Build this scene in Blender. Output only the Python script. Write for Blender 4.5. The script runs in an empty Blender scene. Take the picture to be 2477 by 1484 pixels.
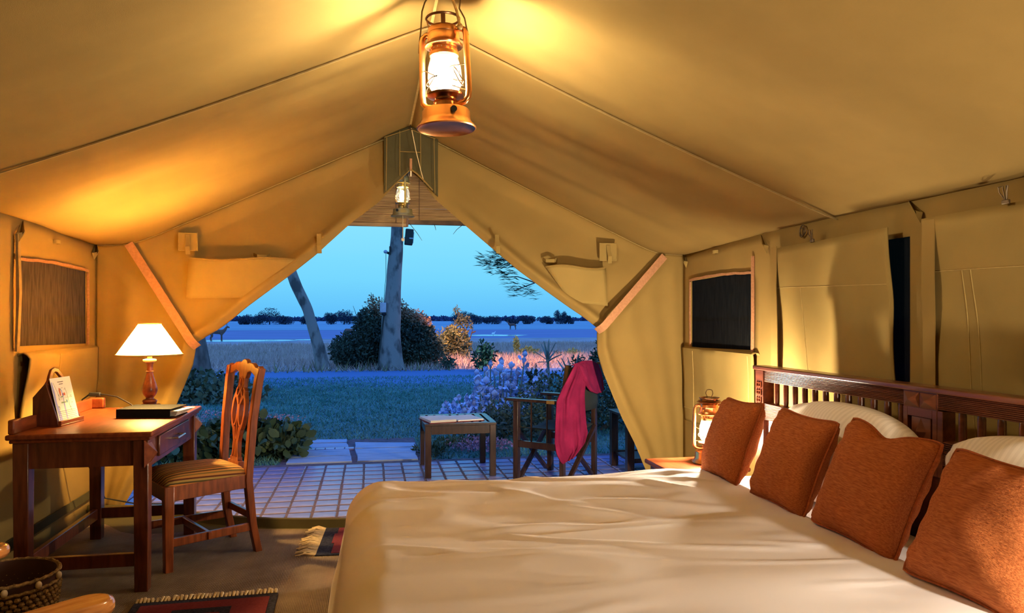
import bpy, math, random
import numpy as np
from mathutils import Vector, Matrix
sc = bpy.context.scene
COL = sc.collection
R = random.Random(11)
NP = np.random.default_rng(5)
PI = math.pi
rad = math.radians

# ------------------------------------------------------------------ camera, sky, exposure
cam = bpy.data.objects.new('camera', bpy.data.cameras.new('camera'))
COL.objects.link(cam)
cam.location = (0, 0, 1.273)
cam.rotation_euler = (rad(90), 0, rad(-10.804))
cam.data.sensor_width = 36
cam.data.lens = 36 * 1800 / 2477
cam.data.shift_y = 27 / 2477
cam.data.clip_start = 0.05
cam.data.clip_end = 2000
sc.camera = cam
sc.view_settings.view_transform = 'Standard'
sc.view_settings.look = 'None'
sc.view_settings.gamma = 1
sc.view_settings.use_curve_mapping = False
sc.view_settings.exposure = 0.0
sc.cycles.caustics_reflective = False
sc.cycles.caustics_refractive = False
sc.cycles.sample_clamp_indirect = 90
sc.cycles.max_bounces = 10
sc.cycles.diffuse_bounces = 6

wd = bpy.data.worlds.new('dusk_sky')
sc.world = wd
wd.use_nodes = True
nt = wd.node_tree
nt.nodes.clear()
n_out = nt.nodes.new('ShaderNodeOutputWorld')
n_bg = nt.nodes.new('ShaderNodeBackground')
n_tc = nt.nodes.new('ShaderNodeTexCoord')
n_sx = nt.nodes.new('ShaderNodeSeparateXYZ')
n_cr = nt.nodes.new('ShaderNodeValToRGB')
cr = n_cr.color_ramp
cr.elements[0].position = 0.0
cr.elements[0].color = (.115, .52, .98, 1)
cr.elements[1].position = 1.0
cr.elements[1].color = (.20, .60, 2.2, 1)
for p, c in ((.05, (.18, .68, 1.0, 1)), (.13, (.25, .79, 1.06, 1)), (.35, (.19, .66, 1.5, 1)), (.6, (.19, .62, 2.0, 1))):
    e = cr.elements.new(p)
    e.color = c
n_ns = nt.nodes.new('ShaderNodeTexNoise')
n_mp = nt.nodes.new('ShaderNodeMapping')
n_mp.inputs['Scale'].default_value = (1, 1, 7)
n_ns.inputs['Scale'].default_value = 2.2
n_ns.inputs['Detail'].default_value = 4
n_mx = nt.nodes.new('ShaderNodeMix')
n_mx.data_type = 'RGBA'
n_mr = nt.nodes.new('ShaderNodeMapRange')
n_mr.inputs['From Min'].default_value = .5
n_mr.inputs['From Max'].default_value = .75
n_mr.inputs['To Max'].default_value = .22
n_mx.inputs[7].default_value = (.30, .72, 1.0, 1)
L = nt.links.new
L(n_tc.outputs['Generated'], n_sx.inputs[0])
L(n_sx.outputs['Z'], n_cr.inputs['Fac'])
L(n_tc.outputs['Generated'], n_mp.inputs['Vector'])
L(n_mp.outputs[0], n_ns.inputs['Vector'])
L(n_ns.outputs['Fac'], n_mr.inputs['Value'])
L(n_mr.outputs[0], n_mx.inputs[0])
L(n_cr.outputs['Color'], n_mx.inputs[6])
L(n_mx.outputs[2], n_bg.inputs['Color'])
n_bg.inputs['Strength'].default_value = 1.0
L(n_bg.outputs[0], n_out.inputs['Surface'])

WARM = (1.0, .86, .64)
P_DESK, P_HANG, P_BED, P_VER, P_FLOOD, P_NEAR = 4600, 1650, 4700, 330, 4000, 115

def lamp(name, kind, loc, energy, color, **k):
    d = bpy.data.lights.new(name, kind)
    d.energy = energy
    d.color = color
    for a, b in k.items():
        setattr(d, a, b)
    o = bpy.data.objects.new(name, d)
    COL.objects.link(o)
    o.location = loc
    return o

# lamp on the other bedside, beyond the right edge of the picture
lamp('bedside_light', 'POINT', (1.66, .78, .80), P_NEAR, WARM, shadow_soft_size=.035)
# flood lamp on the big tree, shining out over the dry grass
fl = lamp('flood_light', 'SPOT', (1.02, 18.95, 3.32), P_FLOOD, (1.0, .42, .16), spot_size=rad(104), spot_blend=.9, shadow_soft_size=.08)
fl.rotation_euler = (rad(62), 0, rad(-60))

# ------------------------------------------------------------------ materials
def mat(name, col, rough=.6, metal=0.0, col2=None, var=.12, vs=6, vst=(1, 1, 1), bump=0, bs=120, bst=(1, 1, 1), spec=.4, coat=0, lo=.35, hi=.65, trans=0):
    m = bpy.data.materials.new(name)
    m.use_nodes = True
    t = m.node_tree
    b = t.nodes['Principled BSDF']
    b.inputs['Roughness'].default_value = rough
    b.inputs['Metallic'].default_value = metal
    b.inputs['Specular IOR Level'].default_value = spec
    b.inputs['Coat Weight'].default_value = coat
    b.inputs['Coat Roughness'].default_value = .15
    tc = t.nodes.new('ShaderNodeTexCoord')
    mp = t.nodes.new('ShaderNodeMapping')
    mp.inputs['Scale'].default_value = vst
    ns = t.nodes.new('ShaderNodeTexNoise')
    ns.inputs['Scale'].default_value = vs
    ns.inputs['Detail'].default_value = 5
    rp = t.nodes.new('ShaderNodeValToRGB')
    c1 = col
    if col2 is None:
        c1 = tuple(x * (1 - var) for x in col)
        col2 = tuple(min(1, x * (1 + var)) for x in col)
    rp.color_ramp.elements[0].position = lo
    rp.color_ramp.elements[1].position = hi
    rp.color_ramp.elements[0].color = (*c1, 1)
    rp.color_ramp.elements[1].color = (*col2, 1)
    t.links.new(tc.outputs['Object'], mp.inputs['Vector'])
    t.links.new(mp.outputs[0], ns.inputs['Vector'])
    t.links.new(ns.outputs['Fac'], rp.inputs['Fac'])
    t.links.new(rp.outputs[0], b.inputs['Base Color'])
    if bump:
        mp2 = t.nodes.new('ShaderNodeMapping')
        mp2.inputs['Scale'].default_value = bst
        n2 = t.nodes.new('ShaderNodeTexNoise')
        n2.inputs['Scale'].default_value = bs
        n2.inputs['Detail'].default_value = 3
        bp = t.nodes.new('ShaderNodeBump')
        bp.inputs['Strength'].default_value = bump
        bp.inputs['Distance'].default_value = .01
        t.links.new(tc.outputs['Object'], mp2.inputs['Vector'])
        t.links.new(mp2.outputs[0], n2.inputs['Vector'])
        t.links.new(n2.outputs['Fac'], bp.inputs['Height'])
        t.links.new(bp.outputs[0], b.inputs['Normal'])
    if trans:
        ou = t.nodes['Material Output']
        tr = t.nodes.new('ShaderNodeBsdfTranslucent')
        mx = t.nodes.new('ShaderNodeMixShader')
        mx.inputs[0].default_value = trans
        t.links.new(rp.outputs[0], tr.inputs['Color'])
        t.links.new(b.outputs[0], mx.inputs[1])
        t.links.new(tr.outputs[0], mx.inputs[2])
        t.links.new(mx.outputs[0], ou.inputs['Surface'])
    return m

def emit(name, col, s):
    m = bpy.data.materials.new(name)
    m.use_nodes = True
    t = m.node_tree
    t.nodes.clear()
    e = t.nodes.new('ShaderNodeEmission')
    e.inputs['Color'].default_value = (*col, 1)
    e.inputs['Strength'].default_value = s
    o = t.nodes.new('ShaderNodeOutputMaterial')
    t.links.new(e.outputs[0], o.inputs['Surface'])
    return m

def glass(name, tint=(1, 1, 1), refl=.06):
    m = bpy.data.materials.new(name)
    m.use_nodes = True
    t = m.node_tree
    t.nodes.clear()
    a = t.nodes.new('ShaderNodeBsdfTransparent')
    a.inputs['Color'].default_value = (*tint, 1)
    g = t.nodes.new('ShaderNodeBsdfGlossy')
    g.inputs['Roughness'].default_value = .05
    fr = t.nodes.new('ShaderNodeFresnel')
    fr.inputs['IOR'].default_value = 1.35
    x = t.nodes.new('ShaderNodeMixShader')
    o = t.nodes.new('ShaderNodeOutputMaterial')
    t.links.new(fr.outputs[0], x.inputs[0])
    d = t.nodes.new('ShaderNodeBsdfTranslucent')
    d.inputs['Color'].default_value = (.9, .88, .82, 1)
    x2 = t.nodes.new('ShaderNodeMixShader')
    x2.inputs[0].default_value = .006
    t.links.new(a.outputs[0], x2.inputs[1])
    t.links.new(d.outputs[0], x2.inputs[2])
    t.links.new(x2.outputs[0], x.inputs[1])
    t.links.new(g.outputs[0], x.inputs[2])
    t.links.new(x.outputs[0], o.inputs['Surface'])
    return m

def screen_mat(name, col, see):
    m = mat(name, col, .95, var=.3, vs=14, vst=(1, 4, .6), spec=.02)
    t = m.node_tree
    b = t.nodes['Principled BSDF']
    a = t.nodes.new('ShaderNodeBsdfTransparent')
    x = t.nodes.new('ShaderNodeMixShader')
    x.inputs[0].default_value = see
    t.links.new(b.outputs[0], x.inputs[1])
    t.links.new(a.outputs[0], x.inputs[2])
    t.links.new(x.outputs[0], t.nodes['Material Output'].inputs['Surface'])
    return m

def stripes(name, axis, freq, stops, rough=.8, zmix=0.0):
    """colour bands along one object axis"""
    m = bpy.data.materials.new(name)
    m.use_nodes = True
    t = m.node_tree
    b = t.nodes['Principled BSDF']
    b.inputs['Roughness'].default_value = rough
    b.inputs['Specular IOR Level'].default_value = .2
    tc = t.nodes.new('ShaderNodeTexCoord')
    sx = t.nodes.new('ShaderNodeSeparateXYZ')
    mu = t.nodes.new('ShaderNodeMath'); mu.operation = 'MULTIPLY'; mu.inputs[1].default_value = freq
    fr = t.nodes.new('ShaderNodeMath'); fr.operation = 'FRACT'
    rp = t.nodes.new('ShaderNodeValToRGB')
    rp.color_ramp.interpolation = 'CONSTANT'
    es = rp.color_ramp.elements
    es[0].position, es[0].color = stops[0][0], (*stops[0][1], 1)
    es[1].position, es[1].color = stops[1][0], (*stops[1][1], 1)
    for p, c in stops[2:]:
        e = es.new(p); e.color = (*c, 1)
    t.links.new(tc.outputs['Object'], sx.inputs[0])
    ma = t.nodes.new('ShaderNodeMath'); ma.operation = 'MULTIPLY_ADD'; ma.inputs[1].default_value = zmix
    t.links.new(sx.outputs['Z'], ma.inputs[0])
    t.links.new(sx.outputs[axis], ma.inputs[2])
    t.links.new(ma.outputs[0], mu.inputs[0])
    t.links.new(mu.outputs[0], fr.inputs[0])
    t.links.new(fr.outputs[0], rp.inputs['Fac'])
    t.links.new(rp.outputs[0], b.inputs['Base Color'])
    return m

M = {}
M['canvas'] = mat('canvas', (.245, .154, .045), .95, var=.05, vs=3, bump=.10, bs=420, spec=.1)
M['canvas_pale'] = mat('canvas_pale', (.262, .174, .053), .95, var=.05, vs=4, bump=.12, bs=420, spec=.1)
M['canvas_olive'] = mat('canvas_olive', (.075, .062, .027), .95, var=.10, vs=5, bump=.12, bs=420, spec=.1)
M['seam'] = mat('seam', (.38, .26, .09), .95, var=.1, vs=30, spec=.1)
M['dark_seam'] = mat('dark_seam', (.22, .15, .06), .95, var=.1, vs=30, spec=.1)
M['webbing'] = mat('webbing', (.42, .20, .10), .85, var=.1, vs=60, bump=.3, bs=300, spec=.15)
M['zip'] = mat('zip', (.34, .16, .075), .8, var=.15, vs=80, spec=.2)
M['screen_left'] = screen_mat('screen_left', (.042, .030, .017), .006)
M['screen_right'] = screen_mat('screen_right', (.006, .006, .006), .002)
M['wood'] = mat('mahogany', (.065, .014, .007), .30, col2=(.13, .032, .012), vs=5, vst=(9, 9, 1.2), bump=.06, bs=40, bst=(6, 6, .8), coat=.25)
M['wood_flat'] = mat('mahogany_flat', (.12, .024, .008), .34, col2=(.20, .046, .014), vs=5, vst=(9, 1.2, 6), bump=.04, bs=40, bst=(6, .8, 6), coat=.0, spec=.2)
M['wood_red'] = mat('redwood', (.135, .028, .008), .32, col2=(.25, .060, .016), vs=6, vst=(9, 9, 1.2), coat=.25)
M['wood_dark'] = mat('dark_mahogany', (.075, .020, .009), .30, col2=(.15, .042, .018), vs=5, vst=(8, 1.0, 8), coat=.3)
M['wood_out'] = mat('weathered_hardwood', (.022, .010, .007), .28, col2=(.048, .023, .016), vs=6, vst=(8, 8, 1.4), coat=.1)
M['arm_wood'] = mat('varnished_wood', (.36, .12, .03), .18, col2=(.55, .22, .06), vs=5, vst=(2, 12, 8), coat=.7)
M['copper'] = mat('copper', (.76, .36, .15), .28, 1.0, var=.12, vs=12, bump=.03, bs=30)
M['copper_dark'] = mat('copper_dark', (.32, .15, .075), .33, 1.0, var=.2, vs=12)
M['brass'] = mat('brass', (.55, .40, .12), .42, .75, var=.2, vs=14)
M['wire'] = mat('wire', (.16, .11, .06), .45, .8)
M['rope'] = mat('rope', (.50, .33, .13), .9, var=.25, vs=90)
M['string'] = mat('string', (.62, .46, .24), .9)
M['steel'] = mat('steel', (.75, .74, .72), .25, 1.0)
M['black'] = mat('black_plastic', (.012, .012, .014), .4)
M['leather'] = mat('black_leather', (.006, .006, .006), .8, bump=.15, bs=220, spec=.08)
M['paper'] = mat('paper', (.80, .76, .70), .8, var=.03)
M['print_dark'] = mat('print_dark', (.10, .09, .10), .8)
M['print_blue'] = mat('print_blue', (.33, .36, .72), .8)
M['print_green'] = mat('print_green', (.22, .36, .20), .8)
M['print_red'] = mat('print_red', (.60, .16, .06), .8)
M['print_purple'] = mat('print_purple', (.30, .10, .32), .8)
M['print_teal'] = mat('print_teal', (.15, .36, .42), .8)
M['shade'] = mat('lampshade', (.52, .38, .15), .9, var=.03, trans=.85, spec=.1)
M['shade_trim'] = mat('lampshade_trim', (.40, .26, .09), .8)
M['cream'] = mat('cream_ring', (.75, .62, .42), .6)
M['duvet'] = mat('white_cotton', (.83, .79, .84), .95, var=.02, vs=3, bump=.05, bs=500, spec=.1)
M['pillow'] = stripes('striped_cotton', 'X', 42, ((0, (.84, .78, .70)), (.5, (.76, .70, .62))), .9)
M['cushion'] = mat('rust_chenille', (.27, .066, .020), .95, col2=(.58, .19, .060), vs=26, vst=(1.3, 8, 11), bump=.4, bs=60, bst=(1.4, 6, 9), spec=.12, lo=.25, hi=.8)
M['piping'] = mat('rust_piping', (.34, .08, .018), .9, var=.2, vs=90)
M['seat'] = stripes('striped_seat', 'X', 8.5, ((0, (.42, .20, .05)), (.14, (.10, .025, .012)), (.24, (.34, .22, .06)), (.36, (.07, .05, .018)), (.46, (.50, .17, .04)), (.56, (.36, .24, .07)), (.66, (.06, .02, .012)), (.76, (.46, .22, .06)), (.90, (.16, .11, .035))), zmix=-.9)
M['carpet'] = None
M['rug_red'] = mat('rug_red', (.14, .026, .036), .98, col2=(.23, .048, .062), vs=90, vst=(1, 9, 1), bump=.4, bs=160, bst=(1, 6, 1), spec=.05)
M['rug_navy'] = mat('rug_navy', (.030, .032, .055), .98, var=.3, vs=90, bump=.4, bs=160, spec=.05)
M['fringe'] = mat('wool_fringe', (.60, .47, .28), .95, var=.15, vs=50)
M['basket'] = mat('woven_banana', (.12, .07, .025), .8, col2=(.34, .21, .075), vs=60, bump=.6, bs=90)
M['basket_lining'] = mat('basket_lining', (.06, .022, .013), .6)
M['shell'] = mat('cowrie', (.74, .62, .44), .35)
M['tile'] = mat('fired_tile', (.13, .135, .34), .30, col2=(.23, .225, .48), vs=7, bump=.10, bs=45, spec=.45)
M['grout'] = mat('grout', (.10, .07, .09), .95, var=.3, vs=20)
M['slab'] = mat('path_stone', (.22, .29, .42), .8, col2=(.34, .41, .55), vs=4, vst=(1, 8, 1), bump=.15, bs=20, bst=(1, 4, 1))
M['bark'] = mat('bark', (.10, .085, .075), .95, col2=(.27, .23, .20), vs=5, vst=(1, 1, .5), bump=.6, bs=14, lo=.38, hi=.52)
M['bark_dark'] = mat('bark_dark', (.06, .05, .045), .95, col2=(.16, .14, .13), vs=7, vst=(1, 1, .4), bump=.7, bs=16)
M['stem'] = mat('stem', (.10, .07, .045), .9)
M['leaf_dark'] = mat('leaf_dark', (.040, .060, .035), .7, col2=(.085, .12, .065), vs=3)
M['leaf_mid'] = mat('leaf_mid', (.028, .055, .022), .6, col2=(.07, .115, .048), vs=4)
M['leaf_bush'] = mat('leaf_bush', (.025, .045, .035), .75, col2=(.065, .095, .060), vs=1.6)
M['leaf_yellow'] = mat('leaf_yellow', (.32, .30, .09), .7, col2=(.52, .44, .12), vs=3)
M['leaf_olive'] = mat('leaf_olive', (.14, .14, .07), .75, col2=(.26, .24, .10), vs=3)
M['leaf_lit_orange'] = mat('leaf_lit_orange', (.26, .15, .09), .7, col2=(.46, .26, .15), vs=3)  # warm lamplight on the round bush's top, painted into the leaf colour
M['leaf_blue'] = mat('leaf_blue', (.36, .45, .66), .5, col2=(.52, .60, .84), vs=5)
M['aloe'] = mat('aloe', (.12, .15, .13), .5, col2=(.20, .24, .20), vs=8)
M['flower'] = mat('flower', (.46, .24, .34), .7)
M['flower_yellow'] = mat('flower_yellow', (.62, .44, .06), .7)
M['grass_blade'] = mat('grass_blade', (.05, .19, .15), .8, col2=(.13, .29, .24), vs=2.5, spec=.15)
M['dry_blade'] = mat('dry_blade', (.38, .28, .25), .9, col2=(.62, .43, .35), vs=1.2, spec=.1)
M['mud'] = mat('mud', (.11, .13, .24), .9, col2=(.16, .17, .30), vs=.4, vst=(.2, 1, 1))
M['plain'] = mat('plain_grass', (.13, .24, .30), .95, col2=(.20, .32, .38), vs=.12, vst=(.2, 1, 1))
M['tree_far_hazed'] = mat('tree_far_hazed', (.035, .055, .14), .9, col2=(.055, .080, .19), vs=.3)  # blue of the distant haze is mixed into this leaf colour
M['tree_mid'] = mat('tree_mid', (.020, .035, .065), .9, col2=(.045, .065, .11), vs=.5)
M['hide'] = mat('hide', (.16, .075, .055), .9, var=.2, vs=3)
M['hide_pale'] = mat('hide_pale', (.42, .38, .36), .9)
M['horn'] = mat('horn', (.10, .08, .07), .6)
M['white_bird'] = mat('white_feathers', (.85, .85, .85), .8)
M['water'] = mat('water', (.25, .45, .55), .06, var=.05, spec=.8, bump=.04, bs=3)
M['grey_metal'] = mat('grey_metal', (.42, .45, .52), .45, .3)
M['bamboo'] = mat('bamboo', (.30, .14, .045), .6, col2=(.66, .38, .13), vs=9, vst=(.35, 1, 9), lo=.3, hi=.7)
M['bamboo_dark'] = mat('bamboo_dark', (.16, .08, .035), .7, var=.3, vs=12)
M['green_cloth'] = mat('green_canvas_seat', (.018, .021, .015), .9, var=.15, vs=8)
M['shawl'] = mat('pink_shawl', (.13, .006, .036), .95, col2=(.21, .011, .056), vs=8, bump=.2, bs=160, spec=.1)
M['pole'] = mat('pole', (.22, .10, .05), .6)
M['bulb_hang'] = emit('bulb_hang', WARM, P_HANG)
M['bulb_bed'] = emit('bulb_bed', WARM, P_BED)
M['bulb_ver'] = emit('bulb_ver', WARM, P_VER)
M['bulb_desk'] = emit('bulb_desk', (1.0, .60, .19), P_DESK)
M['glass'] = glass('lantern_glass', (.97, .95, .90))

def ribbed_carpet():
    m = mat('carpet', (.16, .118, .085), .97, col2=(.23, .175, .13), vs=5, spec=.05)
    t = m.node_tree
    b = t.nodes['Principled BSDF']
    tc = t.nodes.new('ShaderNodeTexCoord')
    ck = t.nodes.new('ShaderNodeTexWave')
    ck.bands_direction = 'X'
    ck.inputs['Scale'].default_value = 42
    ck.inputs['Distortion'].default_value = .8
    ck.inputs['Detail'].default_value = 2
    ck2 = t.nodes.new('ShaderNodeTexWave')
    ck2.bands_direction = 'Y'
    ck2.inputs['Scale'].default_value = 30
    ad = t.nodes.new('ShaderNodeMath'); ad.operation = 'MULTIPLY'
    bp = t.nodes.new('ShaderNodeBump')
    bp.inputs['Strength'].default_value = .7
    bp.inputs['Distance'].default_value = .006
    t.links.new(tc.outputs['Object'], ck.inputs['Vector'])
    t.links.new(tc.outputs['Object'], ck2.inputs['Vector'])
    t.links.new(ck.outputs['Fac'], ad.inputs[0])
    t.links.new(ck2.outputs['Fac'], ad.inputs[1])
    t.links.new(ad.outputs[0], bp.inputs['Height'])
    t.links.new(bp.outputs[0], b.inputs['Normal'])
    return m
M['carpet'] = ribbed_carpet()

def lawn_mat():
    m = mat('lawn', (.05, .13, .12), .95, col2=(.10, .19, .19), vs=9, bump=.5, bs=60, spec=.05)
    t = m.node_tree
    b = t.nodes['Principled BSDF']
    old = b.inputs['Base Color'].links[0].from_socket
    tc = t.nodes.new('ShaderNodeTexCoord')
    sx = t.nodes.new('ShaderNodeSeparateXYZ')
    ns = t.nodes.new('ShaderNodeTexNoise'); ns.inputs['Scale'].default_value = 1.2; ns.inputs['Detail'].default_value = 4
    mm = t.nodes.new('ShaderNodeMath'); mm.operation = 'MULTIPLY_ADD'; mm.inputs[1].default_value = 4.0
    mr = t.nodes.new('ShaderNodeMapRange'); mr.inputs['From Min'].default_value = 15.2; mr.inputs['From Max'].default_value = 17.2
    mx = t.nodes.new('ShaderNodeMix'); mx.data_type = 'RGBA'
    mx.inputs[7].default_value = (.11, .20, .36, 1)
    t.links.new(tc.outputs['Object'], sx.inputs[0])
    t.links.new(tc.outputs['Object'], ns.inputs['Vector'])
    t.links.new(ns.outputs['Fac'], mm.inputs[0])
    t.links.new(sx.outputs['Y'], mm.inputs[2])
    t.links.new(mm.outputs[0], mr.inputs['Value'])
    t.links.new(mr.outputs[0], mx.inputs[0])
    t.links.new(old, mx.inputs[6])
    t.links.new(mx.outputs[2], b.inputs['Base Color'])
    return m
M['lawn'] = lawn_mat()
M['dry'] = mat('dry_ground', (.26, .22, .22), .95, col2=(.40, .33, .31), vs=.7, bump=.5, bs=20, spec=.05)

# ------------------------------------------------------------------ mesh builder
V = Vector
class MB:
    def __init__(s):
        s.v = []; s.f = []
    def add(s, vs, fs):
        b = len(s.v)
        s.v += [tuple(x) for x in vs]
        s.f += [tuple(b + i for i in f) for f in fs]
        return s
    def box(s, c, d, rot=None):
        hx, hy, hz = d[0] / 2, d[1] / 2, d[2] / 2
        vs = [V((x, y, z)) for x in (-hx, hx) for y in (-hy, hy) for z in (-hz, hz)]
        if rot is not None:
            vs = [rot @ p for p in vs]
        vs = [p + V(c) for p in vs]
        return s.add(vs, [(0, 1, 3, 2), (4, 6, 7, 5), (0, 4, 5, 1), (2, 3, 7, 6), (0, 2, 6, 4), (1, 5, 7, 3)])
    def bb(s, a, b):
        return s.box([(a[i] + b[i]) / 2 for i in range(3)], [abs(b[i] - a[i]) for i in range(3)])
    def bar(s, p0, p1, w, h, up=(0, 0, 1), w1=None, h1=None):
        p0, p1 = V(p0), V(p1)
        d = (p1 - p0).normalized()
        u = V(up)
        x = d.cross(u)
        if x.length < 1e-4:
            x = d.cross(V((1, 0, 0)))
        x.normalize()
        y = x.cross(d).normalized()
        w1 = w if w1 is None else w1
        h1 = h if h1 is None else h1
        vs = []
        for p, a, b in ((p0, w, h), (p1, w1, h1)):
            for i, j in ((-1, -1), (1, -1), (1, 1), (-1, 1)):
                vs.append(p + x * (a / 2 * i) + y * (b / 2 * j))
        return s.add(vs, [(3, 2, 1, 0), (4, 5, 6, 7), (0, 1, 5, 4), (1, 2, 6, 5), (2, 3, 7, 6), (3, 0, 4, 7)])
    def path(s, pts, w, h, up=(0, 0, 1), closed=False):
        """rectangular section swept along points"""
        pts = [V(p) for p in pts]
        n = len(pts)
        vs = []
        U = V(up)
        for i, p in enumerate(pts):
            a = pts[(i - 1) % n] if (closed or i) else p
            b = pts[(i + 1) % n] if (closed or i < n - 1) else p
            d = (b - a).normalized()
            x = d.cross(U)
            if x.length < 1e-5:
                x = V((1, 0, 0))
            x.normalize()
            ww = w[i] if isinstance(w, (list, tuple)) else w
            for q, r in ((-1, -1), (1, -1), (1, 1), (-1, 1)):
                vs.append(p + x * (ww / 2 * q) + U.normalized() * (h / 2 * r))
        fs = []
        m = n if closed else n - 1
        for i in range(m):
            a, b = i * 4, ((i + 1) % n) * 4
            for k in range(4):
                fs.append((a + k, a + (k + 1) % 4, b + (k + 1) % 4, b + k))
        if not closed:
            fs += [(3, 2, 1, 0), tuple((n - 1) * 4 + k for k in range(4))]
        return s.add(vs, fs)
    def tube(s, pts, r, n=8, closed=False):
        pts = [V(p) for p in pts]
        N = len(pts)
        rs = r if isinstance(r, (list, tuple)) else [r] * N
        vs = []
        ref = V((0, 0, 1))
        x = None
        for i, p in enumerate(pts):
            a = pts[(i - 1) % N] if (closed or i) else p
            b = pts[(i + 1) % N] if (closed or i < N - 1) else p
            d = (b - a)
            d = d.normalized() if d.length > 1e-9 else ref
            if x is None:
                x = d.cross(V((0, 0, 1)))
                if x.length < 1e-3:
                    x = d.cross(V((1, 0, 0)))
            x = (x - d * x.dot(d)).normalized()
            y = d.cross(x)
            for k in range(n):
                t = 2 * PI * k / n
                vs.append(p + (x * math.cos(t) + y * math.sin(t)) * rs[i])
        fs = []
        for i in range(N if closed else N - 1):
            a, b = i * n, ((i + 1) % N) * n
            for k in range(n):
                fs.append((a + k, a + (k + 1) % n, b + (k + 1) % n, b + k))
        if not closed:
            fs += [tuple(range(n - 1, -1, -1)), tuple((N - 1) * n + k for k in range(n))]
        return s.add(vs, fs)
    def lathe(s, prof, c=(0, 0, 0), n=24, caps=True):
        vs = []
        for r, z in prof:
            for k in range(n):
                t = 2 * PI * k / n
                vs.append((c[0] + r * math.cos(t), c[1] + r * math.sin(t), c[2] + z))
        fs = []
        for i in range(len(prof) - 1):
            a, b = i * n, (i + 1) * n
            for k in range(n):
                fs.append((a + k, a + (k + 1) % n, b + (k + 1) % n, b + k))
        if caps:
            fs += [tuple(range(n - 1, -1, -1)), tuple((len(prof) - 1) * n + k for k in range(n))]
        return s.add(vs, fs)
    def prism(s, poly, o, ax, ay, depth):
        """polygon (a,b) in axes ax, ay from o, thickened by the vector depth"""
        o, ax, ay, dv = V(o), V(ax), V(ay), V(depth)
        n = len(poly)
        lo = [o + ax * a + ay * b for a, b in poly]
        return s.add(lo + [p + dv for p in lo], [tuple(range(n - 1, -1, -1)), tuple(range(n, 2 * n))] + [(i, (i + 1) % n, n + (i + 1) % n, n + i) for i in range(n)])
    def ell(s, c, r, nu=12, nv=8):
        vs = [(c[0], c[1], c[2] - r[2])]
        for j in range(1, nv):
            a = -PI / 2 + PI * j / nv
            for i in range(nu):
                b = 2 * PI * i / nu
                vs.append((c[0] + r[0] * math.cos(a) * math.cos(b), c[1] + r[1] * math.cos(a) * math.sin(b), c[2] + r[2] * math.sin(a)))
        vs.append((c[0], c[1], c[2] + r[2]))
        fs = [(0, 1 + (i + 1) % nu, 1 + i) for i in range(nu)]
        for j in range(nv - 2):
            for i in range(nu):
                a = 1 + j * nu
                fs.append((a + i, a + (i + 1) % nu, a + nu + (i + 1) % nu, a + nu + i))
        t = len(vs) - 1
        a = 1 + (nv - 2) * nu
        fs += [(a + i, a + (i + 1) % nu, t) for i in range(nu)]
        return s.add(vs, fs)
    def grid(s, P):
        nu, nv = len(P), len(P[0])
        vs = [p for row in P for p in row]
        return s.add(vs, [(i * nv + j, i * nv + j + 1, (i + 1) * nv + j + 1, (i + 1) * nv + j) for i in range(nu - 1) for j in range(nv - 1)])
    def move(s, mtx):
        s.v = [tuple(mtx @ V(p)) for p in s.v]
        return s
    def build(s, name, m, parent=None, world=False, bevel=0, solid=0, sub=0, angle=38, label=None, kind=None):
        vs = s.v
        if world and parent is not None:
            o = parent.location if parent.parent is None else parent.parent.location
            vs = [(p[0] - o[0], p[1] - o[1], p[2] - o[2]) for p in vs]
        me = bpy.data.meshes.new(name)
        me.from_pydata(vs, [], s.f)
        me.polygons.foreach_set('use_smooth', [True] * len(s.f))
        me.set_sharp_from_angle(angle=rad(angle))
        me.materials.append(M[m] if isinstance(m, str) else m)
        ob = bpy.data.objects.new(name, me)
        COL.objects.link(ob)
        if parent is not None:
            ob.parent = parent
        if solid:
            q = ob.modifiers.new('Solidify', 'SOLIDIFY'); q.thickness = solid; q.offset = 0
        if sub:
            q = ob.modifiers.new('Subsurf', 'SUBSURF'); q.levels = sub; q.render_levels = sub
        if bevel:
            q = ob.modifiers.new('Bevel', 'BEVEL'); q.width = bevel; q.segments = 2; q.limit_method = 'ANGLE'; q.angle_limit = rad(40)
        if label:
            ob['label'] = label
        if kind:
            ob['kind'] = kind
        return ob

def thing(name, label, cat, loc=(0, 0, 0), rotz=0, group=None):
    o = bpy.data.objects.new(name, None)
    COL.objects.link(o)
    o.empty_display_size = .1
    o.location = loc
    o.rotation_euler = (0, 0, rotz)
    return tag(o, label, cat, group)

def tag(o, label, cat, group=None, kind=None):
    o['label'] = label
    o['category'] = cat
    if group:
        o['group'] = group
    if kind:
        o['kind'] = kind
    return o

def struct(name, mb, m, **k):
    o = mb.build(name, m, **k)
    o['kind'] = 'structure'
    return o

def dup(root, loc, rotz, label=None, scale=None):
    r = root.copy(); COL.objects.link(r)
    r.location = loc; r.rotation_euler = (0, 0, rotz)
    if scale: r.scale = scale
    if label: r['label'] = label
    for ch in list(root.children):
        c = ch.copy(); COL.objects.link(c); c.parent = r
        for g in list(ch.children):
            d = g.copy(); COL.objects.link(d); d.parent = c
    return r

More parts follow.
